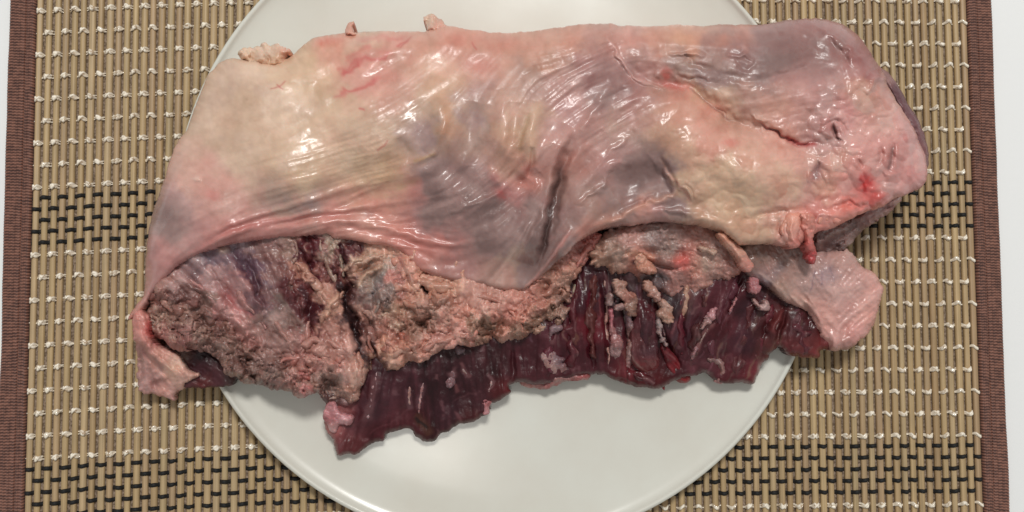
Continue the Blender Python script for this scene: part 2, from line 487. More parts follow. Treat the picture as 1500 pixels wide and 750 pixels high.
class Layer:
    """one sheet of tissue: outline in photograph units, height in mm, colour in sRGB"""
    def __init__(self, outline, step=1.5, rag=0.0, ragscale=14.0, seed=0, smooth=True):
        P = catmull(outline, True, 1.6) if smooth else np.array(outline, float)
        self.P = ragged(P, rag, ragscale, seed)
        self.seed = seed; self.step = step; self.ex = 2.0
        lo = self.P.min(0) - 3 * step; hi = self.P.max(0) + 3 * step
        xs = np.arange(lo[0], hi[0], step); ys = np.arange(lo[1], hi[1], step)
        self.X, self.Y = np.meshgrid(xs, ys)
        self.inn = inside(self.P, self.X, self.Y)
        kd = kdtree.KDTree(len(self.P) * 3)
        n = 0; samp = []
        for i in range(len(self.P)):
            a = self.P[i]; bq = self.P[(i + 1) % len(self.P)]
            for t in (0, 1 / 3, 2 / 3):
                q = a + (bq - a) * t; samp.append(q); kd.insert((q[0], q[1], 0), n); n += 1
        kd.balance(); self.samp = np.array(samp)
        sd = np.full(self.X.shape, -99.0); near = np.zeros(self.X.shape, int)
        grow = self.inn.copy()
        for _ in range(2):
            g = grow.copy(); g[1:] |= grow[:-1]; g[:-1] |= grow[1:]; g[:, 1:] |= grow[:, :-1]; g[:, :-1] |= grow[:, 1:]; grow = g
        jj, ii = np.nonzero(grow)
        xx = self.X[jj, ii]; yy = self.Y[jj, ii]
        dd = np.empty(len(jj)); kk = np.empty(len(jj), int)
        fnd = kd.find
        for m in range(len(jj)):
            _, kx, dq = fnd((xx[m], yy[m], 0)); dd[m] = dq; kk[m] = kx
        sd[jj, ii] = np.where(self.inn[jj, ii], dd, -dd); near[jj, ii] = kk
        self.sd, self.near = sd, near
        self.D = np.maximum(sd, 0)
        self.Z = np.zeros(self.X.shape); self.C = np.zeros(self.X.shape + (3,)); self.wet = np.full(self.X.shape, 0.6)
    def zctrl(self, pts, e=30.0, p=1.6): self.Z += shepard(pts, self.X, self.Y, p, e)
    def cctrl(self, pts, e=5.0, p=2.2): self.C = shepard(pts, self.X, self.Y, p, e)
    def cwarp(self, dx, dy):
        """carry the colours along a displacement (photograph units) so that patches get uneven outlines"""
        H, W = self.X.shape
        J, I = np.mgrid[0:H, 0:W]
        self.C = self.C[np.clip(J + dy / self.step, 0, H - 1).astype(int), np.clip(I + dx / self.step, 0, W - 1).astype(int)]
    def field(self, pts, e=15.0, p=2.0): return shepard(pts, self.X, self.Y, p, e)
    def edge(self, w, drop):
        t = np.clip(1 - self.D / w, 0, 1)
        self.Z -= drop * (1 - np.sqrt(np.clip(1 - t * t, 0, 1)))
    def _poly(self, pl, reach, warp=0.0):
        pl = catmull(pl, False, 4.0) if len(pl) > 2 else np.array(pl, float)
        lo = pl.min(0) - reach; hi = pl.max(0) + reach
        x0, y0, st = self.X[0, 0], self.Y[0, 0], self.step
        i0 = max(int((lo[0] - x0) / st), 0); i1 = min(int((hi[0] - x0) / st) + 2, self.X.shape[1])
        j0 = max(int((lo[1] - y0) / st), 0); j1 = min(int((hi[1] - y0) / st) + 2, self.X.shape[0])
        if i1 <= i0 or j1 <= j0:
            return None
        sl = (slice(j0, j1), slice(i0, i1)); X, Y = self.X[sl], self.Y[sl]
        if warp:
            X = X + fbm(X, Y, 14.0, 2, 91) * warp; Y = Y + fbm(X, Y, 14.0, 2, 92) * warp
        best = np.full(X.shape, 1e9); tt = np.zeros(X.shape); sg = np.ones(X.shape); n = len(pl) - 1
        for k in range(n):
            a, bq = pl[k], pl[k + 1]; d = bq - a; L2 = d @ d + 1e-9
            t = np.clip(((X - a[0]) * d[0] + (Y - a[1]) * d[1]) / L2, 0, 1)
            ex = X - a[0] - t * d[0]; ey = Y - a[1] - t * d[1]; q = ex * ex + ey * ey
            m = q < best
            best = np.where(m, q, best); tt = np.where(m, (k + t) / n, tt)
            sg = np.where(m, np.sign(d[0] * (Y - a[1]) - d[1] * (X - a[0])), sg)
        return sl, np.sqrt(best), tt, sg
    def ridge(self, pl, w, h, taper=True, warp=3.0):
        r = self._poly(pl, 3 * w, warp)
        if r is None: return
        sl, d, t, sg = r
        k = np.sin(np.pi * np.clip(t, 0, 1)) ** 0.9 if taper else 1.0
        self.Z[sl] += h * np.exp(-(d / w) ** 2) * k
    def step_(self, pl, w, h, reach):
        """tissue on the right-hand side of the line (in the drawing direction) stands h higher, fading out"""
        r = self._poly(pl, reach * 2.0, 3.0)
        if r is None: return
        sl, d, t, sg = r
        k = np.clip(np.minimum(t, 1 - t) / 0.15, 0, 1)
        self.Z[sl] += h * (1 - np.exp(-(d / w) ** 2)) * (sg > 0) * np.exp(-(d / reach) ** 2) * k
    def stroke(self, pl, w, col, alpha=0.8, warp=3.0, taper=True, ex=None):
        r = self._poly(pl, 3 * w, warp)
        if r is None: return
        sl, d, t, sg = r
        k = np.clip(np.minimum(t, 1 - t) / 0.15, 0, 1) if taper else 1.0
        a = (alpha * np.exp(-(d / w) ** (ex or self.ex)) * k)[..., None]
        self.C[sl] = self.C[sl] * (1 - a) + np.array(col, float) * a
    def bundle(self, pl, w, h, base):
        r = self._poly(pl, 1.2 * w, 6.0)
        if r is None: return
        sl, d, t, sg = r
        k = np.clip(np.minimum(t, 1 - t) / 0.2, 0, 1) ** .5
        top = base[sl] + h * np.sqrt(np.clip(1 - (d / w) ** 2, 0, 1)) * k
        m = (d < w) & (k > 0)
        self.Z[sl] = np.where(m, np.maximum(self.Z[sl], top), self.Z[sl])
    def spot(self, x, y, rx, ry, col=None, alpha=0.8, h=0.0, ang=0.0, ragg=0.5):
        ca, sa = math.cos(math.radians(ang)), math.sin(math.radians(ang))
        dx, dy = self.X - x, self.Y - y
        u = (dx * ca + dy * sa) / rx; v = (-dx * sa + dy * ca) / ry
        q = u * u + v * v + fbm(self.X, self.Y, max(rx, ry) * 0.8, 4, int(x + y), 0.6) * ragg * 2
        a = np.exp(-np.clip(q, 0, 50) ** 1.3)
        if h: self.Z += h * a
        if col is not None:
            self.C = self.C * (1 - (alpha * .62 * a)[..., None]) + np.array(col, float) * (alpha * .62 * a)[..., None]
    def lic(self, pts, width=1.0, length=26, seed=0):
        """streaks that follow a direction field given as (x, y, degrees in the picture)"""
        q = [(x, y, math.cos(2 * math.radians(a)), math.sin(2 * math.radians(a))) for x, y, a in pts]
        f = shepard(q, self.X, self.Y, 1.8, 18.0)
        th = 0.5 * np.arctan2(f[..., 1], f[..., 0]) + fbm(self.X, self.Y, 60, 2, seed + 2) * 0.35
        vx, vy = np.cos(th), np.sin(th)
        H, W = self.X.shape
        nz = np.random.RandomState(seed + 3).randn(H, W)
        if width > 0: nz = blur(nz, width)
        acc = nz.copy()
        for s in (1, -1):
            px = np.tile(np.arange(W, dtype=float), (H, 1)); py = np.tile(np.arange(H, dtype=float)[:, None], (1, W))
            for k in range(length):
                ix = np.clip(px + 0.5, 0, W - 1).astype(int); iy = np.clip(py + 0.5, 0, H - 1).astype(int)
                px += s * vx[iy, ix]; py += s * vy[iy, ix]
                ix = np.clip(px + 0.5, 0, W - 1).astype(int); iy = np.clip(py + 0.5, 0, H - 1).astype(int)
                acc += nz[iy, ix]
        acc = blur(acc, 0.6); acc -= acc.mean()
        return acc / (acc.std() + 1e-9)
    def build(self, name, mat, parent, zbot, inset=2.0, label=None, fac=1.0):
        st = self.step; ok = self.sd > -0.45 * st
        quad = ok[:-1, :-1] & ok[:-1, 1:] & ok[1:, 1:] & ok[1:, :-1]
        used = np.zeros(ok.shape, bool)
        used[:-1, :-1] |= quad; used[:-1, 1:] |= quad; used[1:, 1:] |= quad; used[1:, :-1] |= quad
        cnt = np.zeros(ok.shape, int)
        cnt[:-1, :-1] += quad; cnt[:-1, 1:] += quad; cnt[1:, 1:] += quad; cnt[1:, :-1] += quad
        bd = used & (cnt < 4)
        X = self.X.copy(); Y = self.Y.copy()
        sn = bd & (np.abs(self.sd) < 1.3 * st)
        X[sn] = self.samp[self.near[sn], 0]; Y[sn] = self.samp[self.near[sn], 1]
        idx = np.full(ok.shape, -1); idx[used] = np.arange(used.sum())
        Q = np.stack([idx[:-1, :-1], idx[1:, :-1], idx[1:, 1:], idx[:-1, 1:]], -1)[quad]
        wx, wy, wz = at(X[used], Y[used], self.Z[used] / 1000.0)
        V = np.stack([wx, wy, wz], 1)
        col = np.clip(lin(np.clip(self.C[used], 0, 255)) * fac, 0, 1); wet = np.clip(self.wet[used], 0, 1)
        # boundary edges -> skirt
        E = np.concatenate([Q[:, [0, 1]], Q[:, [1, 2]], Q[:, [2, 3]], Q[:, [3, 0]]])
        key = E[:, 0].astype(np.int64) * 10000000 + E[:, 1]; rev = E[:, 1].astype(np.int64) * 10000000 + E[:, 0]
        BE = E[~np.isin(key, rev)]
        bvs = np.unique(BE); mp = np.full(len(V), -1); 
        # inward direction from the distance field
        gy, gx = np.gradient(blur(np.where(self.inn, self.D, 0), 2.0))
        gx = gx[used][bvs]; gy = gy[used][bvs]; L = np.hypot(gx, gy) + 1e-6
        px_, py_ = X[used][bvs], Y[used][bvs]
        zb = zbot(V[bvs, 0], V[bvs, 1]) if callable(zbot) else np.full(len(bvs), zbot)
        zb = np.minimum(zb, V[bvs, 2] - 0.0008)
        rings = []
        for t, ins in ((0.35, 0.15), (0.75, 0.6), (1.0, 1.0)):
            R = V[bvs].copy(); R[:, 2] = V[bvs, 2] + (zb - V[bvs, 2]) * t
            R[:, 0] += gx / L * inset * 0.0003 * ins; R[:, 1] -= gy / L * inset * 0.0003 * ins
            rings.append(R)
        allV = [V]; allC = [col]; allW = [wet]; base = len(V); prev = mp.copy(); prev[bvs] = bvs
        allQ = [Q]
        for R in rings:
            cur = mp.copy(); cur[bvs] = base + np.arange(len(bvs))
            allQ.append(np.stack([prev[BE[:, 1]], prev[BE[:, 0]], cur[BE[:, 0]], cur[BE[:, 1]]], 1))
            allV.append(R); allC.append(col[bvs]); allW.append(wet[bvs]); base += len(bvs); prev = cur
        V = np.concatenate(allV) - ORG
        o = grid_mesh(name, V, np.concatenate(allQ), mat, parent, np.concatenate(allC), np.concatenate(allW))
        if label: o["label"] = label
        return o

def under(x, y):
    """height of what carries the meat: plate inside the rim, a little sag outside"""
    r = np.hypot(x - PC[0], y - PC[1]) / PR
    return np.where(r < 0.985, plate_z(x, y) + 0.0002, np.interp(r, [0.985, 1.0, 1.1], [0.0127, 0.0127, 0.0062]))

# ---------------------------------------------------------------- fat cap
CAP = [(188,468),(196,452),(207,438),(212,415),(213,398),(214,375),(217,345),(224,310),(232,287),(240,262),(248,240),(256,216),(264,202),(276,184),(285,160),(294,138),(300,122),(306,110),(316,98),(327,89),(345,86),(370,90),(404,92),(428,80),(441,68),(460,56),(485,51),(507,49),(548,45),(585,46),(616,46),(634,42),(652,38),(690,43),(720,47),(743,48),(770,46),(797,43),(825,39),(852,36),(880,34),(905,36),(940,38),(1000,37),(1050,37),(1090,37),(1122,35),(1140,31),(1170,28),(1200,28),(1228,34),(1250,46),(1266,64),(1280,84),(1292,104),(1300,122),(1310,142),(1320,158),(1332,177),(1343,198),(1352,220),(1357,240),(1357,262),(1350,273),(1340,279),(1320,288),(1300,298),(1290,304),(1270,310),(1254,316),(1240,324),(1224,332),(1205,338),(1190,345),(1172,358),(1160,362),(1154,362),(1140,357),(1115,357),(1094,358),(1084,358),(1072,348),(1055,336),(1030,329),(1000,326),(975,324),(940,327),(915,330),(893,333),(870,342),(850,352),(835,366),(818,382),(800,398),(784,412),(768,424),(745,425),(720,420),(700,415),(670,411),(640,406),(612,395),(600,383),(588,368),(560,360),(516,352),(490,348),(480,343),(450,344),(420,347),(380,351),(340,357),(320,362),(300,368),(276,379),(258,392),(240,410),(228,426),(215,444),(203,458)]
cap = Layer(CAP, 1.5, 1.2, 16.0, 3)
cap.zctrl([(300,120,42),(260,250,44),(225,350,40),(205,440,32),(400,150,52),(420,250,56),(330,300,50),(400,340,42),(520,330,41),(600,360,39),(680,400,36),(768,420,34),(560,80,48),(700,60,48),(560,180,57),(650,180,57),(700,280,51),(740,330,47),(760,180,58),(850,100,55),(850,200,55),(810,300,47),(860,300,51),(950,260,50),(920,320,46),(1000,60,50),(1000,200,57),(1100,100,54),(1100,250,57),(1060,320,51),(1120,345,47),(1200,60,48),(1220,150,55),(1250,230,55),(1300,200,50),(1340,230,44),(1280,290,45),(1200,320,47),(900,60,50),(480,70,44)])
eo = np.clip(cap.field([(230,300,1),(214,400,.7),(200,455,.1),(300,120,1),(500,50,1),(700,45,1),(900,36,1),(1100,36,1),(1260,60,1),(1330,170,.8),(1357,250,.9),(1300,298,.4),(1200,340,.25),(1100,357,.2),(1000,326,.15),(900,333,.15),(800,398,.15),(700,415,.0),(768,424,0),(600,383,.2),(500,350,.15),(400,349,.15),(300,368,.15),(240,410,.15)], 12.0), 0, 1)
wd = 9 + 27 * eo; dr = 3.0 + 11.0 * eo
t = np.clip(1 - cap.D / wd, 0, 1); cap.Z -= dr * (1 - np.sqrt(np.clip(1 - t * t, 0, 1)))
cap.cctrl([(330,110,210,183,154),(300,180,210,184,155),(380,140,211,185,154),(430,130,211,186,152),(450,90,210,178,142),(520,70,212,180,152),(350,220,211,187,155),(430,230,213,190,154),(500,220,215,185,155),(480,160,213,187,154),(540,200,210,178,150),(440,270,208,178,142),(520,250,210,180,145),(560,260,205,172,132),(610,160,190,165,140),(600,190,180,160,140),(620,200,165,150,135),(580,130,205,165,145),(530,110,214,155,138),(560,95,213,152,135),(490,60,205,130,105),(480,70,212,160,138),(660,60,210,152,130),(690,60,205,146,124),(720,80,201,146,126),(650,100,212,165,140),(640,130,205,165,130),(650,180,205,150,115),(690,140,185,150,140),(700,180,165,145,130),(740,150,200,155,135),(730,200,205,165,135),(690,210,170,140,125),(770,180,204,170,138),(778,205,202,166,136),(790,140,178,142,130),(800,90,200,150,125),(760,70,202,150,126),(840,60,202,148,124),(780,110,178,145,130),(830,120,188,148,138),(860,90,172,122,116),(880,110,150,112,110),(820,170,185,142,135),(800,220,180,140,130),(860,200,178,133,122),(900,180,190,155,138),(920,150,176,128,120),(890,130,142,115,110),(850,230,185,128,114),(900,230,175,132,125),(880,270,165,125,115),(930,260,124,114,111),(960,250,120,112,110),(900,300,140,115,108),(860,310,160,125,110),(850,340,185,122,106),(825,300,140,108,100),(780,300,150,120,118),(790,350,125,115,115),(780,390,132,118,115),(750,380,186,166,130),(740,400,190,142,126),(720,400,185,145,130),(700,370,165,130,120),(715,345,130,112,115),(680,380,160,120,112),(660,330,160,130,125),(640,310,135,118,120),(635,275,130,112,118),(710,315,115,102,110),(725,300,110,98,108),(700,270,160,130,125),(735,285,185,105,102),(760,260,186,118,106),(775,255,195,122,106),(740,250,195,155,130),(600,270,196,132,121),(590,250,200,165,130),(560,300,206,138,122),(600,330,205,132,116),(540,340,198,138,120),(650,350,205,132,118),(620,360,200,126,112),(500,320,196,134,120),(440,310,200,138,122),(450,300,165,140,130),(400,290,180,155,135),(340,310,195,150,135),(310,280,206,154,138),(280,270,210,165,145),(260,250,210,165,145),(250,300,165,130,130),(245,330,140,120,128),(250,345,150,125,130),(280,340,190,140,130),(230,380,195,140,135),(225,420,185,135,130),(260,370,190,135,128),(300,355,196,132,122),(360,340,192,126,117),(420,335,192,128,118),(215,430,180,125,115),(195,462,200,140,120),
(960,55,200,148,124),(1000,60,214,155,122),(1080,55,200,140,118),(920,55,200,142,124),(930,70,165,125,115),(980,85,150,120,112),(1040,75,160,125,115),(1080,80,140,112,108),(1130,60,145,115,112),(1120,90,126,106,105),(1060,110,145,125,115),(1000,100,155,130,118),(1030,110,132,113,108),(1150,90,150,107,106),(1180,50,152,110,107),(1200,40,164,116,112),(1240,60,165,107,110),(1260,85,150,92,98),(1220,70,140,112,118),(1200,100,160,124,116),(1160,120,172,130,120),(1220,130,185,148,140),(1230,105,183,143,133),(1270,110,160,104,103),(1260,130,200,150,125),(1290,150,205,155,140),(1180,150,190,145,132),(1140,160,205,150,130),(1100,150,190,145,130),(1060,140,200,165,135),(1030,130,205,170,130),(1010,140,214,142,121),(1000,170,208,156,132),(1030,170,208,154,132),(1050,205,208,146,126),(1000,220,205,160,130),(980,210,195,155,125),(1020,240,210,175,140),(1060,250,210,180,145),(1000,260,205,170,135),(1050,300,205,170,135),(1100,290,210,180,145),(1030,310,195,155,125),(1100,240,214,165,140),(1130,220,214,160,140),(1150,260,214,175,145),(1120,320,200,155,135),(1100,340,195,155,125),(1150,310,200,150,130),(1180,240,214,165,145),(1200,195,195,142,135),(1215,190,182,136,130),(1240,180,205,142,135),(1260,195,214,165,153),(1250,215,214,156,145),(1280,180,214,165,150),(1230,240,217,170,150),(1195,250,170,126,120),(1220,270,214,165,140),(1275,280,213,100,92),(1260,290,217,124,112),(1250,255,214,152,141),(1290,260,213,155,145),(1300,235,190,140,130),(1320,220,205,150,140),(1335,240,205,150,140),(1345,255,200,145,140),(1330,200,195,140,132),(1310,270,195,145,135),(1240,305,213,122,106),(1200,300,200,135,125),(1190,320,217,140,125),(1160,340,214,150,135),(960,310,165,120,115),(990,300,122,106,105),(940,300,200,140,120),(1010,300,190,150,120)], 11.0, 1.8)
FLOW = [(300,120,-8),(380,120,-10),(400,250,-18),(300,340,-28),(230,400,-55),(220,300,-65),(560,110,-38),(480,160,-30),(640,150,-35),(500,220,-18),(600,300,-14),(520,300,-16),(550,335,4),(640,345,12),(400,330,-14),(700,290,-35),(720,310,-38),(700,350,-20),(770,330,-60),(760,380,-60),(800,200,-45),(830,150,-35),(870,130,-25),(760,160,-62),(720,180,-70),(660,180,-60),(900,160,-30),(850,270,-52),(920,260,-22),(1000,90,10),(1100,70,15),(1150,100,-25),(1220,60,35),(1215,125,-12),(1260,140,30),(1310,180,55),(1050,250,-10),(1000,310,10),(1150,300,-5),(1000,60,2),(800,70,-10)]
L1 = cap.lic(FLOW, 0.9, 44, 21); L2 = cap.lic(FLOW, 2.2, 44, 22); L3 = cap.lic(FLOW, 0.5, 30, 23); L4 = cap.lic(FLOW, 3.4, 70, 24)
cap.cwarp(fbm(cap.X, cap.Y, 40, 4, 51, .6) * 34 + L2 * 2.2, fbm(cap.X, cap.Y, 40, 4, 52, .6) * 26 + L2 * 2.2)
cap.C = cap.C * .68 + .32 * np.stack([blur(cap.C[..., k], 16) for k in range(3)], -1)
# how tightly the membrane is wrinkled
wr = np.clip(cap.field([(330,130,.25),(400,170,.2),(450,120,.25),(560,110,1),(520,220,.9),(430,250,.8),(350,250,.35),(300,330,.8),(240,360,.6),(450,310,1),(560,310,1),(640,290,1),(600,170,.8),(660,200,.7),(720,300,1.2),(700,340,.9),(680,390,.5),(780,330,1.2),(760,170,.9),(820,150,1.1),(860,230,.6),(900,290,.7),(900,180,1),(950,250,.35),(880,90,.9),(1000,90,.7),(1100,80,.6),(1180,90,.5),(1220,130,.9),(1260,80,.5),(1030,200,.35),(1060,260,.45),(1150,250,.5),(1250,200,.7),(1300,230,.5),(1000,50,.2),(750,60,.3),(600,70,.4)], 15.0), 0, 1.3)
w2 = wr * wr * np.clip(0.75 + 1.6 * fbm(cap.X, cap.Y, 60, 3, 64), 0.15, 1.6)
fold = np.clip(cap.field([(330,140,.15),(420,200,.2),(300,340,.7),(450,320,.8),(560,310,.9),(560,200,.5),(640,180,.7),(640,290,1),(740,200,1),(730,320,1),(790,340,1),(830,180,1),(880,260,.9),(930,180,.7),(960,260,.3),(1000,80,.7),(1100,90,.6),(1210,90,.4),(1060,250,.15),(1250,200,.2),(1000,50,.2),(700,60,.3)], 15), 0, 1)
cap.Z += fold * 0.55 * L4
cap.Z += w2 * (0.065 * L1 + 0.05 * L2) + (0.012 + 0.075 * w2) * L3
cap.Z += 1.3 * fbm(cap.X, cap.Y, 90, 3, 5) + 0.45 * fbm(cap.X, cap.Y, 26, 2, 6)
# fatty lumpiness of the right half
lum = np.clip(cap.field([(400,200,.15),(700,200,.1),(850,200,.1),(950,260,.15),(1060,260,.8),(1120,230,.7),(1250,220,1.6),(1300,240,1.6),(1180,310,1.2),(1270,180,1.3),(1150,100,.1),(1000,80,.3),(1030,160,.4),(900,100,.3)], 15), 0, 1.5)
f1, f2, cid = worley(cap.X + fbm(cap.X, cap.Y, 20, 2, 31) * 12, cap.Y + fbm(cap.X, cap.Y, 20, 2, 32) * 12, 19.0, 4)
cap.C += (lum * (cid - .5) * 16)[..., None] * np.array([.3, 1, 1])
cap.Z += 0.95 * lum * (0.5 * (np.clip(f2 - f1, 0, .6)) - 0.6 * f1 + 0.5 * fbm(cap.X, cap.Y, 12, 3, 7))
# folds, tears and creases
cap.ridge([(900,120),(868,165),(848,195),(830,225)], 7, 1.6)
cap.step_([(846,190),(832,216),(817,250),(809,290),(804,330),(795,365),(786,392)], 6, 5.0, 42)
cap.ridge([(850,190),(836,218),(823,250),(815,290),(809,330),(799,365)], 7, -4.6, warp=4)
cap.ridge([(890,58),(922,102),(960,122),(1005,130),(1052,164),(1100,188),(1150,204),(1205,214),(1240,216)], 15, -5.6, warp=6)
cap.ridge([(985,170),(1040,222),(1110,252),(1180,262)], 42, 5.0, warp=0)
cap.ridge([(900,285),(930,266),(962,248)], 24, -3.6, warp=4)
cap.ridge([(1040,95),(1100,120),(1160,140),(1230,150)], 26, 2.4, warp=0)
cap.step_([(1016,304),(1003,283),(993,275),(985,260),(975,243),(963,229)], 4, 2.6, 40)
cap.ridge([(812,262),(807,300),(803,335),(796,368),(786,394)], 2.6, -2.6, warp=4)
cap.ridge([(826,225),(812,255),(798,300),(790,340)], 9, 1.8)
for pl, w, h in [([(232,396),(300,345),(400,310),(520,272),(640,236)], 4, 1.2), ([(238,404),(330,347),(450,315),(560,300),(650,288)], 4, 1.5),
                 ([(300,352),(380,330),(470,308),(560,268),(600,250)], 3.5, 1.0), ([(250,385),(340,335),(430,306),(500,285)], 3.0, -1.0),
                 ([(262,385),(350,341),(440,331),(520,324),(580,337),(640,351)], 5, 1.8), ([(340,340),(430,322),(520,312),(620,320)], 3.5, -1.2),
                 ([(480,322),(560,334),(620,350),(660,360),(695,352),(720,335)], 4.5, 1.8), ([(500,330),(560,345),(630,362),(670,368)], 3.5, -1.2),
                 ([(500,352),(560,356),(588,366),(606,388),(640,401),(690,411)], 5, 2.0), ([(590,348),(620,372),(650,385),(680,388)], 6, -1.0),
                 ([(838,330),(806,380),(768,424)], 3.0, 2.0), ([(858,343),(818,384),(766,425)], 3.5, 2.2), ([(800,300),(778,345),(757,385)], 3.2, 1.5), ([(784,310),(762,352),(742,392)], 3.0, 1.1),
                 ([(640,318),(690,300),(740,278)], 3, 1.1), ([(600,310),(660,293),(700,272)], 3, -1.0),
                 ([(585,200),(597,222),(602,240)], 5, -1.4), ([(600,240),(625,230),(645,220)], 3, 1.1), ([(630,150),(648,170),(640,205),(625,225)], 7, 2.0),
                 ([(700,150),(690,195),(697,240)], 9, -2.4), ([(735,130),(738,180),(742,225),(757,265)], 9, 2.2), ([(757,150),(752,200),(757,230)], 6, -1.8), ([(788,150),(778,200),(780,250),(790,262)], 8, 2.6),
                 ([(775,165),(768,190),(760,215)], 2.5, -1.5), ([(780,215),(779,240),(774,260)], 2.5, -1.8), ([(640,200),(655,240),(690,270),(730,290)], 8, -1.2), ([(745,255),(770,265),(790,250)], 5, -2.0),
                 ([(715,245),(728,262),(745,280)], 4, 1.2), ([(765,262),(785,268),(780,290),(770,305)], 4, 1.4),
                 ([(870,332),(910,316),(945,300),(975,289),(1000,281)], 6, 2.4), ([(880,322),(915,305),(950,290),(990,276)], 4, -1.4), ([(930,313),(975,307),(1020,318),(1052,328)], 3.5, 1.5), ([(975,305),(985,315),(1010,323)], 3, -1.2),
                 ([(963,229),(975,243),(985,260),(993,275),(1003,283),(1010,292),(1016,304)], 4, 2.2), ([(955,238),(967,252),(978,270),(990,285)], 6, -1.2), ([(1000,272),(1010,282),(1018,298)], 3, -1.2),
                 ([(885,190),(860,215),(838,240)], 6, -1.0), ([(920,200),(893,225),(880,232)], 5, 1.3), ([(890,255),(878,275),(862,288),(845,300)], 4, 1.4), ([(925,240),(895,245),(885,262)], 4, 1.0),
                 ([(888,55),(899,68),(910,86),(917,100),(926,113),(936,122),(957,124),(985,131),(1006,129)], 2.4, 1.8), ([(884,64),(896,80),(906,96),(918,112),(930,126)], 5, -0.9),
                 ([(1005,127),(1030,146),(1052,164),(1075,180),(1098,190)], 2.2, -1.2), ([(1012,138),(1030,152),(1050,170),(1072,187)], 5, 1.6), ([(975,100),(1000,112),(1040,120),(1070,118)], 3, -1.4),
                 ([(975,83),(1000,82),(1018,78),(1035,80)], 3, 1.6), ([(1060,84),(1082,86),(1093,82),(1105,90)], 2.5, 1.5), ([(1005,85),(1025,98),(1045,100)], 4, -1.6), ([(1075,90),(1095,100),(1110,95)], 3.5, -1.2),
                 ([(1040,120),(1080,112),(1120,118),(1150,112),(1180,95),(1200,82)], 7, -1.8), ([(1100,60),(1140,50),(1180,58),(1210,72)], 7, -1.2), ([(1190,40),(1230,60),(1255,90),(1270,112)], 6, 1.3), ([(1210,55),(1240,85),(1262,105)], 5, -1.2),
                 ([(1292,110),(1278,122),(1272,138)], 2.6, 1.5), ([(1302,118),(1290,124),(1282,140)], 3, -1.2),
                 ([(1098,166),(1110,173),(1124,178)], 3, 1.6), ([(1106,173),(1114,181),(1125,188),(1142,196),(1160,204),(1170,210),(1182,211),(1200,212)], 1.7, -2.6), ([(1110,190),(1125,196),(1142,204)], 5, 1.4), ([(1120,180),(1145,188),(1175,200)], 6, 1.6),
                 ([(1219,184),(1226,196),(1228,208)], 2.0, -3.5), ([(1206,190),(1215,184),(1228,176),(1240,182),(1246,198)], 3, -2.0), ([(1204,200),(1212,192),(1222,200)], 5, 1.8), ([(1236,188),(1238,200)], 4, 1.4),
                 ([(1203,235),(1198,246),(1194,264)], 5, -1.8), ([(1190,245),(1186,258),(1194,268)], 4, 1.2), ([(1207,245),(1215,250),(1210,265)], 5, 1.3),
                 ([(1310,213),(1306,228),(1302,250)], 5, -1.8), ([(1284,215),(1288,232),(1284,250)], 3, -1.8), ([(1252,225),(1256,238),(1258,250)], 2.5, -1.8), ([(1296,215),(1300,232),(1296,255)], 6, 1.8), ([(1320,200),(1318,225),(1310,250),(1300,272)], 7, 2.0), ([(1330,190),(1338,215),(1340,245)], 4, -1.4),
                 ([(1170,330),(1190,320),(1215,316),(1240,318)], 4, 1.6), ([(1215,306),(1245,300),(1275,300)], 3, -2.2), ([(1145,320),(1140,340),(1146,358)], 3, -2.0), ([(1154,320),(1152,340),(1158,358)], 4, 2.0), ([(1165,322),(1162,345),(1170,356)], 3, -2.0), ([(1085,322),(1110,315),(1150,310),(1190,302)], 3.5, -2.0),
                 ([(455,120),(458,145),(464,168)], 7, -1.2), ([(440,120),(400,118),(340,128)], 5, -0.8), ([(330,100),(380,108),(420,105),(450,95)], 4, -0.9), ([(470,115),(474,140),(480,165)], 6, 1.0)]:
    mid = 590 < pl[1][0] < 870 and 100 < pl[1][1] < 300
    cap.ridge(pl, w * (1.8 if mid else 1.15), h * (1.25 if mid else 0.6 if pl[1][0] < 620 else 0.85), warp=9 if pl[1][0] > 870 else 3)
# blood, veins, see-through dark patches, and shade painted into folds and cracks
nzc = fbm(cap.X, cap.Y, 34, 4, 41)
cap.C += (nzc * 16)[..., None] - (fbm(cap.X, cap.Y, 30, 4, 42) * 9)[..., None] * np.array([0.1, 1.0, 0.85])
cap.C += (L2 * wr * 2.6)[..., None] + (L1 * wr * 2.0)[..., None]
cap.C += (fbm(cap.X, cap.Y, 8, 3, 43) * 10)[..., None]
for pl, w, a in [([(497,110),(515,95),(545,85),(575,78)], 4, .55), ([(490,140),(520,132),(545,118),(560,108)], 4, .6), ([(495,100),(510,105),(530,92)], 3, .6), ([(520,60),(560,58),(600,52)], 5, .3), ([(525,158),(540,160)], 2, .6), ([(500,92),(545,70)], 5, .35), ([(580,70),(600,58)], 2, .6)]:
    cap.stroke(pl, w, (196, 88, 82), a, 9)
for pl in [[(395,132),(408,128),(420,118)], [(404,124),(410,129),(416,131)], [(550,222),(560,215),(568,205)], [(604,52),(585,72)], [(690,60),(700,75)]]:
    cap.stroke(pl, 1.2, (186, 100, 88), 0.7)
cap.spot(472, 62, 9, 6, (200, 84, 62), .8); cap.spot(490, 58, 12, 5, (208, 112, 88), .6); cap.spot(685, 58, 22, 10, (204, 112, 96), .35); cap.spot(700, 98, 22, 12, (204, 112, 100), .4); cap.spot(735, 65, 25, 12, (200, 104, 86), .4)
cap.spot(312, 286, 13, 8, (206, 108, 104), .5, ang=25, ragg=.2); cap.spot(300, 275, 22, 12, (212, 142, 128), .4, ang=25)
cap.spot(1268, 266, 9, 12, (212, 38, 44), .9); cap.spot(1277, 285, 12, 10, (214, 70, 66), .6); cap.spot(1245, 300, 26, 9, (214, 92, 80), .5, ang=-15); cap.spot(1072, 209, 13, 6, (206, 96, 88), .5); cap.spot(1045, 160, 26, 10, (212, 118, 100), .35)
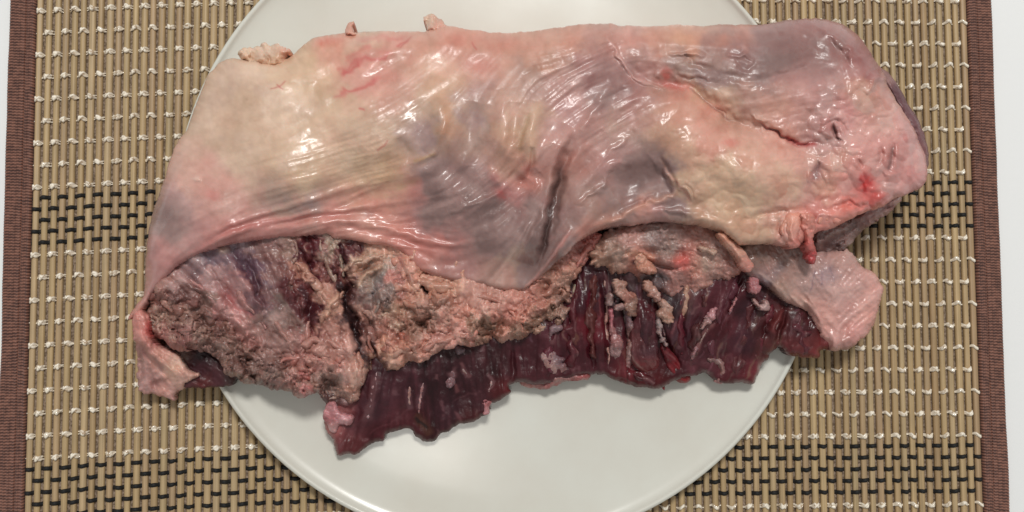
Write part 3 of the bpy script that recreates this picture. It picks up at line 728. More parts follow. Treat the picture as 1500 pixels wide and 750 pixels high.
cap.spot(975, 107, 10, 9, (206, 74, 62), .8, ang=40); cap.spot(985, 125, 20, 6, (214, 96, 86), .75, ang=12); cap.spot(945, 105, 26, 14, (196, 142, 136), .6, ang=42); cap.spot(735, 286, 7, 7, (190, 62, 66), .6)
cap.spot(640, 278, 14, 10, (104, 92, 104), .65, ang=40); cap.spot(722, 306, 22, 12, (88, 82, 96), .65, ang=-35); cap.spot(655, 310, 26, 9, (118, 108, 116), .5, ang=-20); cap.spot(400, 300, 30, 9, (158, 146, 136), .5, ang=-12); cap.spot(450, 305, 26, 9, (148, 132, 132), .55, ang=-12); cap.spot(540, 313, 9, 6, (140, 120, 120), .5)
cap.spot(245, 322, 16, 22, (126, 108, 120), .6); cap.spot(250, 350, 12, 10, (138, 116, 124), .5); cap.spot(288, 262, 6, 4, (226, 204, 184), .7, h=1.0); cap.spot(620, 195, 16, 20, (150, 142, 132), .55); cap.spot(700, 175, 10, 26, (160, 146, 138), .4)
cap.spot(940, 262, 34, 20, (110, 104, 104), .6, ang=-20); cap.spot(985, 300, 14, 8, (110, 98, 100), .6); cap.spot(788, 345, 10, 32, (112, 106, 108), .6, ang=18); cap.spot(722, 345, 10, 16, (112, 102, 108), .5, ang=20)
cap.spot(1170, 72, 95, 34, (128, 98, 98), .6, ragg=.3); cap.spot(1130, 95, 40, 12, (112, 98, 100), .5, ang=-20); cap.spot(1040, 108, 40, 9, (124, 112, 108), .5, ang=10); cap.spot(1265, 85, 12, 34, (140, 78, 86), .6, ang=-30); cap.spot(1215, 195, 12, 8, (160, 122, 122), .5); cap.spot(1196, 252, 6, 12, (138, 100, 104), .6)
for pl, w, col, a in [([(826,236),(815,270),(808,310),(801,350),(792,380)], 4.6, (72,52,48), .75), ([(1110,177),(1125,188),(1142,196),(1160,204),(1176,211),(1200,212)], 1.5, (124,40,42), .65), ([(1150,200),(1170,210),(1198,213)], 3.5, (176,60,62), .5),  # dark brown stroke paints the shade along the central fold
                      ([(1219,184),(1226,196),(1228,208)], 2.4, (92,56,56), .7), ([(1203,235),(1198,246),(1194,264)], 3, (120,84,82), .6), ([(1310,213),(1306,228),(1302,250)], 2.5, (104,78,76), .6), ([(1256,262),(1264,268),(1268,282)], 2, (170,14,22), .7),
                      ([(955,238),(967,252),(978,270),(990,285)], 3, (84,74,74), .6), ([(963,229),(985,260),(1003,283),(1014,302)], 2.5, (206,150,130), .6), ([(870,332),(910,316),(945,300),(1000,281)], 4.5, (206,150,124), .6), ([(888,55),(910,86),(926,113),(957,124)], 2.2, (216,172,160), .6),
                      ([(1005,127),(1030,146),(1052,164),(1075,180)], 1.6, (150,104,90), .7), ([(250,388),(340,340),(450,318),(560,306)], 3, (190,110,104), .22), ([(300,350),(400,322),(520,318)], 3, (190,110,104), .22), ([(500,330),(580,350),(650,368)], 3, (186,110,102), .25), ([(603,238),(640,224)], 2.5, (176,140,96), .6),
                      ([(792,140),(780,195),(776,245)], 9, (206,172,138), .3), ([(838,335),(806,382),(770,422)], 2.5, (206,132,120), .6), ([(865,343),(820,384),(768,424)], 3, (210,140,122), .6), ([(760,225),(766,200),(774,165)], 4, (164,134,96), .4)]:
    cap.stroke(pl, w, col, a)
lum_ = cap.C.mean(-1, keepdims=True)
cap.C = lum_ + (cap.C - lum_) * 0.90
cap.C = cap.C * np.array([1.005, 0.975, 0.99])
kk = np.interp(cap.C.mean(-1), [90, 190], [0.765, 0.86])
cap.C[..., 1] = np.minimum(cap.C[..., 1], cap.C[..., 0] * kk); cap.C[..., 2] = np.minimum(cap.C[..., 2], cap.C[..., 1] * 0.96)
# specks of loose fat and torn collagen tips along the surface
cap.wet = np.clip(0.55 + 0.5 * wr - 0.2 + fbm(cap.X, cap.Y, 40, 3, 61) * 0.7, 0, 1)
cap.wet *= np.clip(cap.field([(320,120,.35),(400,160,.4),(480,220,1),(700,60,.5),(1000,50,.5),(700,300,1),(1220,130,1.1),(1060,260,1),(560,100,1),(300,340,1)], 20), 0, 1)
FAC = 1.1
o_cap = cap.build("fat_cap", M_cap, beef, under, 3.0, "smooth wet cream and pink fat cap with membrane folds", FAC)

# ---------------------------------------------------------------- torn fat below the cap
TORN = [(226,425),(240,400),(300,352),(480,326),(600,340),(700,378),(790,375),(850,335),(876,338),(880,352),(866,372),(856,388),(842,404),(836,418),(838,440),(832,460),(822,474),(810,483),(795,486),(775,492),(760,497),(742,500),(725,500),(705,505),(690,508),(672,506),(650,512),(635,520),(620,528),(600,532),(580,540),(565,540),(552,531),(546,526),(541,536),(536,548),(533,565),(526,580),(515,588),(506,582),(494,588),(480,592),(468,580),(460,580),(445,583),(432,578),(420,573),(400,570),(372,563),(345,556),(330,545),(325,530),(312,520),(300,518),(280,513),(255,512),(240,502),(228,492),(219,472),(220,446)]
tf = Layer(TORN, 1.5, 3.2, 15.0, 12); tf.ex = 4.0
tf.zctrl([(250,430,35),(230,470,29),(300,380,39),(300,480,30),(380,420,38),(380,540,24),(440,400,36),(450,360,38),(470,440,35),(460,520,32),(520,540,29),(500,580,21),(330,520,25),(560,400,36),(600,390,38),(600,470,34),(570,525,26),(650,430,37),(680,480,30),(740,440,34),(740,495,25),(800,450,28),(840,390,35),(820,470,25),(870,350,38),(690,420,37)], 25)
tf.edge(13.0, 6.0)
tf.cctrl([(300,375,124,95,104),(290,385,150,120,120),(270,400,185,145,138),(310,400,185,140,135),(345,375,128,98,106),(360,390,108,78,92),(372,405,112,78,90),(350,420,185,135,130),(335,430,180,122,118),(385,370,150,112,106),(400,390,150,106,100),(395,420,132,92,88),(410,440,142,116,106),(380,440,124,84,88),(330,460,195,132,125),(360,480,190,132,122),(380,500,185,132,122),(400,470,175,135,125),(430,480,162,130,120),(420,500,172,126,115),(440,510,195,140,130),(430,360,175,140,125),(445,360,95,37,41),(455,385,105,42,46),(460,350,100,37,41),(470,370,175,140,125),(490,360,165,140,120),(505,365,88,37,40),(500,400,92,40,42),(440,395,195,140,120),(460,420,195,138,120),(480,435,190,140,120),(445,430,112,52,52),(460,460,82,32,36),(490,450,200,145,122),(475,470,190,135,118),(455,480,122,57,57),
(235,440,165,112,100),(250,455,175,127,112),(240,470,188,153,135),(270,440,124,84,78),(275,460,118,78,70),(290,470,127,88,78),(300,450,132,92,82),(310,490,128,90,80),(260,490,142,88,80),(245,500,170,112,102),(330,500,138,100,90),(350,530,132,97,87),(370,540,127,92,82),(400,550,120,86,78),(390,520,150,107,97),(430,560,137,97,87),(450,540,190,132,120),(445,560,185,112,107),(460,520,195,140,125),(480,500,190,138,122),(510,500,195,140,125),(500,530,190,132,118),(520,560,195,145,125),(485,560,142,108,97),(470,555,146,110,98),(500,575,160,125,110),(520,530,195,140,122),(512,430,74,38,38),(518,470,66,34,34),(530,520,76,44,44),(540,540,70,44,40),
(520,440,112,72,67),(530,460,165,120,105),(545,410,150,125,110),(550,430,124,104,97),(560,390,157,132,117),(530,385,195,155,130),(520,395,190,150,130),(560,370,200,150,125),(580,370,200,140,118),(580,400,182,122,111),(600,400,195,140,120),(615,415,203,150,125),(640,420,203,150,125),(600,440,195,140,120),(580,455,182,146,123),(640,450,178,138,121),(620,470,164,124,108),(600,475,152,113,95),(570,490,162,104,88),(580,515,203,145,122),(560,530,203,150,125),(620,510,195,140,122),(660,490,190,132,118),(680,470,198,140,122),(690,440,186,132,116),(720,440,186,132,116),(700,480,152,118,98),(720,490,166,117,97),(740,485,198,140,120),(760,460,203,140,120),(740,455,195,132,116),(770,480,158,120,100),(790,470,150,114,94),(810,460,146,110,92),(800,440,185,132,112),(780,440,190,132,116),(820,420,176,127,107),(840,400,185,132,112),(850,380,176,117,106),(830,440,136,102,88),(870,355,185,112,102)], 3.0, 2.8)
lm = tf.C.mean(-1); redd = np.clip((tf.C[..., 0] / (tf.C[..., 1] + 1) - 1.55) / .5, 0, 1)
lift = (np.clip((132 - lm) / 60, 0, 1) * (1 - redd) * .75 * np.interp(tf.X, [400, 500], [.2, 1]))[..., None]
tf.C = tf.C * (1 - lift) + (tf.C * .5 + np.array([160, 118, 106]) * .5) * lift
tf.C *= np.array([1.05, 1.02, 1.03]) * np.interp(tf.X, [440, 580], [.92, 1.0])[..., None]
tf.cwarp(fbm(tf.X, tf.Y, 15, 3, 53, .6) * 26, fbm(tf.X, tf.Y, 15, 3, 54, .6) * 26)
rough = np.clip(tf.field([(300,380,.12),(340,430,.2),(380,420,.2),(400,480,.25),(430,500,.4),(270,410,.2),(470,400,.5),(250,460,1.2),(300,490,1.2),(360,540,1.3),(430,565,1.2),(480,510,.45),(510,550,.3),(480,560,1.3),(560,400,.5),(610,410,.7),(640,440,.9),(610,475,1.3),(570,520,.7),(660,490,.8),(710,490,1.3),(740,440,.6),(780,480,1.4),(820,450,1.4),(800,420,.7),(850,380,.8),(690,420,.35)], 12), 0, 1.4)
rough *= np.interp(tf.X, [430, 520], [1.0, .62])
wxx = tf.X + fbm(tf.X, tf.Y, 16, 3, 71) * 16; wyy = tf.Y + fbm(tf.X, tf.Y, 16, 3, 72) * 16
a1, a2, ac = worley(wxx, wyy, 30.0, 8); b1, b2, bc = worley(wxx + 40, wyy, 15.0, 9)
dome1 = np.clip(1 - 1.1 * a1 * a1, -.3, 1) + .5 * np.clip((a2 - a1) / .25, 0, 1)
dome2 = np.clip(1 - 1.1 * b1 * b1, -.3, 1) + .5 * np.clip((b2 - b1) / .25, 0, 1)
rn = np.abs(fbm(tf.X, tf.Y, 24, 4, 73, 0.55)); rn2 = np.abs(fbm(tf.X + 5, tf.Y, 9, 3, 74, 0.6))
crum = np.clip(rough - .8, 0, 1) * .7
tf.Z += rough * np.interp(tf.X, [430, 520], [1.0, 1.5]) * (2.8 * (dome1 - 1) + 0.7 * (dome2 - 1) + 2.4 * (ac - .5) + .8 * (bc - .5)) - crum * (3.0 * rn - 2.0 * rn2)
def terrace(n, k, sh):
    q = n * k; f = np.floor(q); r = np.clip((q - f - .5) * sh + .5, 0, 1)
    return (f + r * r * (3 - 2 * r)) / k
tn = fbm(tf.X + wxx * .3, tf.Y, 30, 4, 171, .5)
tf.Z += np.clip(rough * 1.15 - .15, .03, 1.0) * np.interp(tf.X, [430, 520], [1.0, 1.5]) * (9.0 * terrace(tn, 5.0, 5.0) + 2.6 * terrace(fbm(wxx, tf.Y, 15, 2, 172, .5), 4.0, 4.0))
tf.Z += 1.8 * fbm(tf.X, tf.Y, 30, 3, 75) + (0.08 + 0.25 * crum) * fbm(tf.X, tf.Y, 5, 3, 76)
FL2 = [(280,400,40),(320,440,48),(380,420,62),(420,480,58),(450,380,70),(490,400,82),(540,430,75),(600,420,70),(700,440,95),(780,450,-40),(850,390,-35)]
T1 = tf.lic(FL2, 0.9, 16, 81); T2 = tf.lic(FL2, 2.0, 22, 82)
tf.Z += (1.1 - np.clip(rough, 0, 1)) * (0.26 * T1 + 0.55 * T2)
for pl, w, h in [([(508,352),(500,380),(512,410),(508,440),(522,470),(520,500),(538,530)], 5.5, -7), ([(255,398),(300,430),(350,470),(395,520)], 9, 3.0), ([(330,368),(352,410),(385,455),(425,510)], 9, 2.2), ([(358,372),(372,400),(382,440),(392,470)], 4, -2.8), ([(302,378),(318,410),(330,425)], 4, -2.0),
                 ([(395,355),(405,385),(425,425),(440,470)], 7, 2.0), ([(440,350),(447,380),(462,415),(455,470),(458,500)], 7, -4.5), ([(420,400),(432,440),(445,480)], 4, -2.5), ([(468,352),(480,385),(492,420)], 5, 2.2), ([(482,355),(492,385),(500,410)], 3, -2.5), ([(435,385),(450,402),(465,422),(482,438)], 6, 4.0), ([(470,462),(485,448),(500,428)], 6, 4.0), ([(478,480),(470,500),(455,520)], 6, 1.5),
                 ([(405,530),(430,520),(470,524),(495,528)], 3, -2.4), ([(460,540),(478,532),(500,534),(506,548)], 5, 2.5), ([(470,552),(482,560),(490,570)], 6, -3.5), ([(440,505),(436,525),(438,545)], 3, -2), ([(455,470),(458,500),(445,525)], 3, -2.5),
                 ([(503,395),(525,382),(550,376)], 5, 3.2), ([(520,418),(540,400),(560,385)], 4, 2.6), ([(510,405),(535,395),(558,380)], 2.5, -2.5), ([(540,440),(546,415),(562,392)], 6, -2.5), ([(548,500),(540,475),(535,455)], 4, -4), ([(525,480),(535,505),(545,520)], 5, 2.5), ([(540,500),(548,520),(552,532)], 4, -5),
                 ([(612,418),(622,424),(632,436)], 3, -4), ([(595,430),(605,442),(625,446),(645,440)], 5, 2.2), ([(600,470),(615,478),(630,470),(640,458)], 6, -3), ([(570,480),(578,495),(590,500)], 5, -3), ([(560,520),(580,512),(600,514),(625,508)], 7, 2.5), ([(690,485),(705,475),(725,480),(740,478)], 4, -3.5), ([(700,495),(720,490),(735,496)], 3, -3), ([(745,455),(755,470),(765,482)], 5, 3), ([(770,470),(790,462),(815,450)], 4, -3), ([(760,488),(785,478),(812,470)], 3, -3), ([(845,372),(858,368),(868,380)], 4, -3), ([(822,426),(830,430)], 4, -4), ([(262,415),(290,432),(318,456),(350,492)], 4, -2.2)]:
    tf.ridge(pl, w, h, warp=9)
tf.spot(327, 366, 9, 6, (196, 168, 142), .95, h=1.6, ragg=.2)
for pl, w, col, a in [([(508,352),(500,380),(512,410),(508,440),(522,470),(520,500),(538,530)], 3.6, (70,34,34), .6), ([(442,350),(449,380),(463,412)], 5, (92,28,36), .85), ([(445,425),(456,460),(458,480)], 6, (84,30,36), .8), ([(402,410),(425,440),(440,470)], 5, (104,44,46), .6), ([(412,408),(430,440)], 4, (96,36,40), .7), ([(500,360),(505,378)], 5, (72,24,30), .8), ([(433,383),(450,402),(465,422),(482,438)], 6, (200,146,124), .85), ([(470,462),(485,448),(501,428)], 5, (204,150,124), .85),
                      ([(503,395),(525,382),(560,374)], 5, (204,168,142), .7), ([(520,418),(540,400),(560,386)], 4, (196,156,130), .7), ([(340,362),(356,380),(372,410)], 5, (92,68,84), .55), ([(290,375),(305,388)], 6, (100,76,88), .55), ([(612,418),(622,424),(632,436)], 3, (52,28,28), .85), ([(444,545),(452,558)], 7, (190,96,94), .6), ([(330,430),(355,455),(375,470)], 3, (196,100,98), .5), ([(540,440),(552,418),(562,396)], 5, (112,100,100), .6), ([(556,440),(550,455)], 2, (200,190,182), .5)]:
    tf.stroke(pl, w, col, a, 9)
tf.C += (fbm(tf.X, tf.Y, 22, 4, 77) * 34)[..., None] * np.array([.8, 1, 1])
tf.C += (rough * ((ac - .5) * 26 + (bc - .5) * 16))[..., None] * np.array([1, .95, .9])
tf.C += (T2 * 11 * np.clip(.75 - rough, 0, 1))[..., None] * np.array([1, 1, .9]) + (T1 * 6 * np.clip(.75 - rough, 0, 1))[..., None]
brown = np.clip(rough - .75, 0, .6)[..., None] / .6
pale = (np.clip(fbm(tf.X, tf.Y, 11, 3, 78, .65) * 2.2, 0, 1) ** 1.0)[..., None] * brown
tf.C = tf.C * (1 - .55 * pale) + np.array([196, 160, 140]) * .55 * pale
dk = (np.clip(-fbm(tf.X, tf.Y, 9, 3, 79, .65) * 2.2, 0, 1))[..., None] * brown
tf.C = tf.C * (1 - .4 * dk) + np.array([96, 60, 54]) * .4 * dk
for pl, w, col, a in [([(438,346),(446,368),(458,398),(468,418)], 5.5, (84,24,32), .95), ([(452,346),(458,364)], 4, (96,30,36), .9), ([(440,418),(452,446),(460,476)], 5.5, (76,24,30), .9), ([(408,404),(424,436),(438,470)], 4.5, (92,34,38), .8), ([(498,352),(504,372),(500,388)], 5, (66,20,26), .9), ([(496,402),(506,440),(514,470),(528,512),(540,536)], 4.2, (44,20,22), .9), ([(356,372),(372,404),(380,440)], 4, (98,66,78), .6), ([(382,372),(396,404),(402,432)], 4, (140,98,94), .5), ([(470,480),(462,500)], 3, (80,36,36), .7), ([(545,498),(552,526)], 4, (60,30,30), .8), ([(612,418),(632,434)], 3, (60,34,32), .8), ([(690,486),(724,482)], 2.4, (96,66,54), .7), ([(770,476),(812,456)], 2.4, (90,64,50), .7)]:  # dark red muscle streaks; near-black strokes paint shade into the crevices
    tf.stroke(pl, w, col, a, 9)
tl = tf.C.mean(-1, keepdims=True); tf.C = tl + (tf.C - tl) * .84
tf.wet = np.clip(0.55 - .2 * rough + fbm(tf.X, tf.Y, 22, 3, 62) * .8, 0, 1)
o_torn = tf.build("torn_fat", M_torn, beef, 0.0125, 5.0, "ragged pink torn fat with brown crumbly cut faces", FAC)

# ---------------------------------------------------------------- lean muscle sheet
LEAN = [(466,572),(476,590),(482,605),(475,615),(478,632),(486,640),(490,655),(494,668),(510,664),(522,664),(535,655),(550,648),(556,647),(563,645),(566,637),(580,632),(598,627),(605,635),(615,645),(625,648),(636,647),(645,637),(655,634),(668,626),(675,622),(690,620),(705,612),(715,606),(719,598),(716,592),(725,588),(735,583),(748,576),(746,566),(752,562),(762,560),(780,562),(800,562),(825,556),(845,552),(868,548),(884,549),(900,556),(930,565),(960,570),(974,566),(990,558),(1010,552),(1028,547),(1038,549),(1046,557),(1056,560),(1080,561),(1096,563),(1106,559),(1111,548),(1113,537),(1120,530),(1132,516),(1140,508),(1148,511),(1154,520),(1164,522),(1198,524),(1203,514),(1213,512),(1222,500),(1215,450),(1150,392),(1100,366),(1000,345),(880,352),(820,392),(700,455),(600,496),(520,525),(475,556)]
ln = Layer(LEAN, 1.5, 1.6, 12.0, 22); ln.ex = 3.0
ln.zctrl([(560,560,21),(520,640,14.5),(490,600,17),(620,640,14),(700,600,15),(740,560,18),(800,480,23),(850,540,18),(950,450,27),(950,550,18),(1050,420,29),(1050,540,18),(1100,480,24),(1110,550,17),(1170,480,24),(1180,515,21),(1000,370,32),(600,520,23),(900,480,23)], 25)
ln.edge(9.0, 4.5)
ln.cctrl([(560,560,76,38,46),(540,600,82,46,54),(600,560,74,34,42),(650,560,66,32,38),(700,560,70,34,40),(740,540,76,40,44),(560,640,90,32,40),(520,620,104,60,64),(510,650,118,62,62),(492,605,205,132,125),(484,625,203,140,130),(500,600,180,120,115),(600,620,84,32,38),(660,600,72,38,46),(690,610,96,46,48),(735,570,104,40,42),(700,590,80,42,48),(770,520,82,36,44),(800,470,86,42,50),(850,440,88,44,54),(840,500,88,36,46),(860,480,118,34,46),(880,430,84,44,52),(870,530,84,36,44),(800,550,86,38,44),(920,430,80,60,60),(945,440,90,40,46),(950,490,78,44,50),(945,530,92,40,44),(920,550,104,34,40),(960,565,104,34,38),(990,450,74,58,60),(1000,490,92,54,62),(990,520,92,44,52),(1010,420,120,94,88),(1040,440,92,40,48),(1060,480,96,38,46),(1030,520,88,44,50),(1080,430,84,32,40),(1100,450,80,48,56),(1090,500,84,46,56),(1080,540,96,38,46),(1100,550,118,44,50),(1120,480,92,50,52),(1135,470,124,66,64),(1125,510,112,62,58),(1160,450,84,50,50),(1170,480,96,56,60),(1180,510,130,70,68),(1195,518,160,84,80),(1160,515,118,56,56),(1000,370,120,90,84),(1100,380,120,92,86),(1120,420,90,58,62)], 6, 2.0)
FL3 = [(520,620,110),(560,580,105),(620,580,88),(700,560,85),(780,500,84),(850,460,80),(850,520,84),(900,480,88),(950,480,92),(1000,480,105),(1040,460,120),(1080,480,118),(1120,480,122),(1160,480,115),(1100,540,100)]
lb = ln.Z.copy()
for pl, w in [([(855,400),(850,450),(848,500),(852,548)], 14), ([(830,425),(822,470),(818,522)], 11), ([(880,395),(878,450),(880,500),(880,548)], 10), ([(995,428),(992,470),(990,512)], 10), ([(1020,425),(1012,470),(1003,525)], 10), ([(1045,420),(1030,470),(1020,535)], 12), ([(1080,395),(1062,450),(1045,500),(1035,545)], 14), ([(1100,420),(1085,470),(1075,520),(1070,555)], 13), ([(1124,435),(1108,480),(1098,530),(1094,560)], 13), ([(1142,455),(1130,490),(1122,518)], 9), ([(1168,452),(1170,490),(1176,520)], 15), ([(1194,470),(1192,500),(1194,522)], 9),
              ([(560,540),(550,590),(530,650)], 15), ([(590,535),(582,590),(574,632)], 14), ([(625,528),(622,580),(620,640)], 15), ([(660,520),(660,570),(652,628)], 14), ([(700,512),(695,560),(688,616)], 15), ([(735,505),(735,545),(732,580)], 12), ([(775,495),(772,530),(770,558)], 13), ([(800,470),(797,510),(796,558)], 10), ([(515,600),(505,630),(500,662)], 12), ([(905,540),(935,556),(965,566)], 9)]:
    ln.bundle(pl, w, 0.5 if pl[0][0] < 800 else 1.2, lb)
N1 = ln.lic(FL3, 0.5, 20, 91); N2 = ln.lic(FL3, 1.4, 30, 92)
ln.Z += 0.09 * N1 + 0.10 * N2 + 1.5 * fbm(ln.X, ln.Y, 34, 3, 93) + .3 * fbm(ln.X, ln.Y, 8, 3, 94)
for pl, w, h in [([(880,400),(888,460),(890,520),(886,548)], 4, -2.5), ([(912,405),(918,470),(922,520),(926,548)], 4, -4.0), ([(965,430),(966,470),(980,510),(1002,545)], 4, -3.5), ([(1005,440),(1000,480),(1010,520)], 4, -2.0), ([(1090,400),(1075,430),(1068,465)], 3.5, -3.5), ([(1150,455),(1143,480),(1138,505)], 3.5, -4.0), ([(1148,450),(1135,480),(1130,505)], 6, 2.0), ([(855,420),(850,480),(856,530)], 10, 2.0), ([(938,440),(944,490),(950,540)], 10, 3.0), ([(1080,420),(1060,480),(1050,530)], 10, 2.0), ([(750,510),(752,540),(750,562)], 3, -2.0), ([(730,520),(735,550),(738,575)], 3, -1.2), ([(555,545),(545,590),(530,640)], 8, 1.5), ([(830,420),(820,470),(818,520)], 5, -1.5)]:
    ln.ridge(pl, w, h)
ln.C += (N2 * 5 + N1 * 4)[..., None] * np.array([1, .8, .8])
ln.C += (fbm(ln.X, ln.Y, 30, 4, 95) * 26)[..., None]
pale2 = np.clip(fbm(ln.X, ln.Y, 16, 4, 96, .6) - .18, 0, 1)[..., None] * 2.2 * np.clip(N2, 0, 2)[..., None] * .4
ln.C = ln.C + (np.array([150, 122, 120]) - ln.C) * np.clip(pale2, 0, .45)
for pl, w, col, a in [([(552,545),(546,575),(540,600),(536,620)], 6, (146,116,112), .65), ([(598,566),(600,585),(602,604)], 4.5, (140,112,114), .75), ([(620,560),(614,585),(614,604)], 4, (132,106,108), .7), ([(640,548),(636,556)], 3, (150,120,116), .6), ([(660,540),(663,552),(658,566)], 6, (158,130,126), .85), ([(674,532),(680,545),(690,552)], 4, (146,112,108), .7), ([(668,562),(672,578)], 4, (150,106,102), .7), ([(715,545),(720,560),(716,575)], 2, (150,128,124), .7), ([(668,600),(674,620)], 3, (150,116,114), .6), ([(612,605),(618,620),(630,640)], 8, (96,64,44), .8), ([(608,612),(626,628)], 2, (40,24,20), .8),
                      ([(886,400),(893,440),(890,470)], 3, (150,124,118), .6), ([(1000,470),(998,500),(995,515)], 3, (150,122,118), .6), ([(1046,470),(1030,490),(1018,515)], 4, (176,140,130), .75), ([(848,400),(838,440),(822,470)], 4, (126,96,96), .5), ([(812,478),(806,505)], 4, (160,130,124), .6), ([(1010,405),(1006,430),(1000,460)], 6, (168,132,118), .75), ([(1005,395),(980,420),(985,450)], 5, (86,84,86), .6), ([(868,420),(862,450),(866,480)], 3, (140,44,58), .5), ([(1112,410),(1128,420),(1150,438)], 7, (96,80,84), .6), ([(1145,450),(1136,475),(1130,490)], 4, (150,84,80), .5), ([(500,590),(512,610),(516,625)], 5, (150,112,106), .6), ([(540,640),(600,600),(610,598)], 1.2, (150,110,110), .3), ([(660,590),(700,572)], 1.0, (140,110,110), .4)]:
    ln.stroke(pl, w, col, a, 6)
ln.C *= np.array([.95, .82, .86])
rq = random.Random(5)
for k in range(95):
    x0 = rq.uniform(520, 1190); y0 = rq.uniform(400, 640)
    if k % 3: x0 = rq.uniform(820, 1180); y0 = rq.uniform(390, 540)
    an = math.radians((100 if x0 < 700 else 86 if x0 < 960 else 114) + rq.uniform(-9, 9)); Ls = rq.uniform(12, 44)
    ln.stroke([(x0, y0), (x0 + math.cos(an) * Ls * .5 + rq.uniform(-2, 2), y0 + math.sin(an) * Ls * .5), (x0 + math.cos(an) * Ls, y0 + math.sin(an) * Ls)], rq.uniform(.9, 2.3), (rq.uniform(118, 168), rq.uniform(88, 128), rq.uniform(86, 122)), rq.uniform(.25, .6), 8)
red = np.clip(1 - ln.D / 7.0, 0, 1)[..., None] * .5
ln.C = ln.C * (1 - red) + (ln.C * .7 + np.array([46, 8, 8])) * red
ln.wet = np.clip(.62 + fbm(ln.X, ln.Y, 26, 3, 97) * .9, 0, 1)
o_lean = ln.build("lean_muscle", M_lean, beef, under, 2.5, "dark red lean muscle sheet with ragged lower edge", 0.70)

# ---------------------------------------------------------------- smaller pieces
def piece(name, outline, mat, parent, z, cols, drop=2.0, w=6.0, rag=1.0, rough=.6, step=1.4, zb=0.012, seed=1, folds=(), strokes=(), flow=None, wet=.5, label=None, cn=22, streak=.25):
    L = Layer(outline, step, rag, 9.0, seed)
    if isinstance(z, (int, float)): L.Z += z
    else: L.zctrl(z, 15)
    L.edge(w, drop)
    if len(cols) == 1: L.C = np.zeros(L.C.shape) + np.array(cols[0][-3:], float)
    else: L.cctrl(cols, 5, 2)
    L.Z += rough * (1.4 * fbm(L.X, L.Y, 12, 4, seed * 7 + 1, .55) - .8 * np.abs(fbm(L.X, L.Y, 9, 3, seed * 7 + 2)))
    L.C += (fbm(L.X, L.Y, 14, 4, seed * 7 + 3) * cn)[..., None] * np.array([.8, 1, 1])
    if flow:
        K = L.lic(flow, .8, 16, seed); L.Z += streak * K; L.C += (K * 4)[..., None]
    for q in folds: L.ridge(*q)
    for q in strokes: L.stroke(*q)
    L.wet = np.clip(wet + fbm(L.X, L.Y, 18, 3, seed + 5) * .8, 0, 1)
    return L.build(name, mat, parent, zb, 1.5, label, 0.85 if mat is M_lean else FAC)

piece("connective_tissue", [(862,372),(876,350),(900,332),(980,318),(1050,325),(1085,350),(1102,380),(1096,396),(1080,402),(1070,411),(1052,410),(1042,422),(1020,430),(1002,427),(986,434),(966,428),(950,426),(936,412),(925,402),(905,400),(885,394),(870,390)], M_torn, beef,
      [(880,370,37),(920,350,40),(980,340,40),(1050,345,39),(1090,385,34),(1000,420,30),(940,405,31),(880,390,32),(1000,385,36)],
      [(x, y, min(r * 1.06, 215), g * 1.0, b_ * 1.02) for x, y, r, g, b_ in [(900,370,152,132,117),(920,345,166,132,121),(880,385,166,136,116),(960,350,132,114,107),(980,365,142,124,114),(940,380,186,132,114),(1000,385,188,114,103),(990,400,152,112,102),(1020,390,176,132,116),(1040,380,162,137,123),(1050,400,152,121,109),(1060,360,137,107,97),(1000,410,147,110,100),(960,410,100,88,87),(1070,390,152,117,107),(1085,370,132,102,94),(1090,392,190,140,124)]],
      6, 22, 4.0, 1.5, 1.4, .014, 31, [([(905,395),(930,368),(960,378),(1000,384),(1030,376)], 5, 2.0), ([(935,372),(960,386),(990,392),(1015,386)], 3, -2.5), ([(870,385),(920,362),(980,358),(1040,356)], 5, 1.4), ([(960,352),(1000,356),(1040,350)], 4, -1.5), ([(930,405),(950,398),(970,412)], 4, -2)],
      [([(915,375),(930,370),(960,378)], 4, (206,152,128), .7), ([(985,388),(1010,382)], 5, (196,84,78), .5), ([(935,378),(925,388)], 3, (80,44,42), .8), ([(935,408),(965,405),(985,412)], 4, (70,62,64), .6), ([(1030,372),(1036,400)], 7, (176,150,134), .6)], [(900,370,-25),(980,365,5),(1050,370,20),(1000,410,80)], .45, "grey and pink connective tissue above the lean")
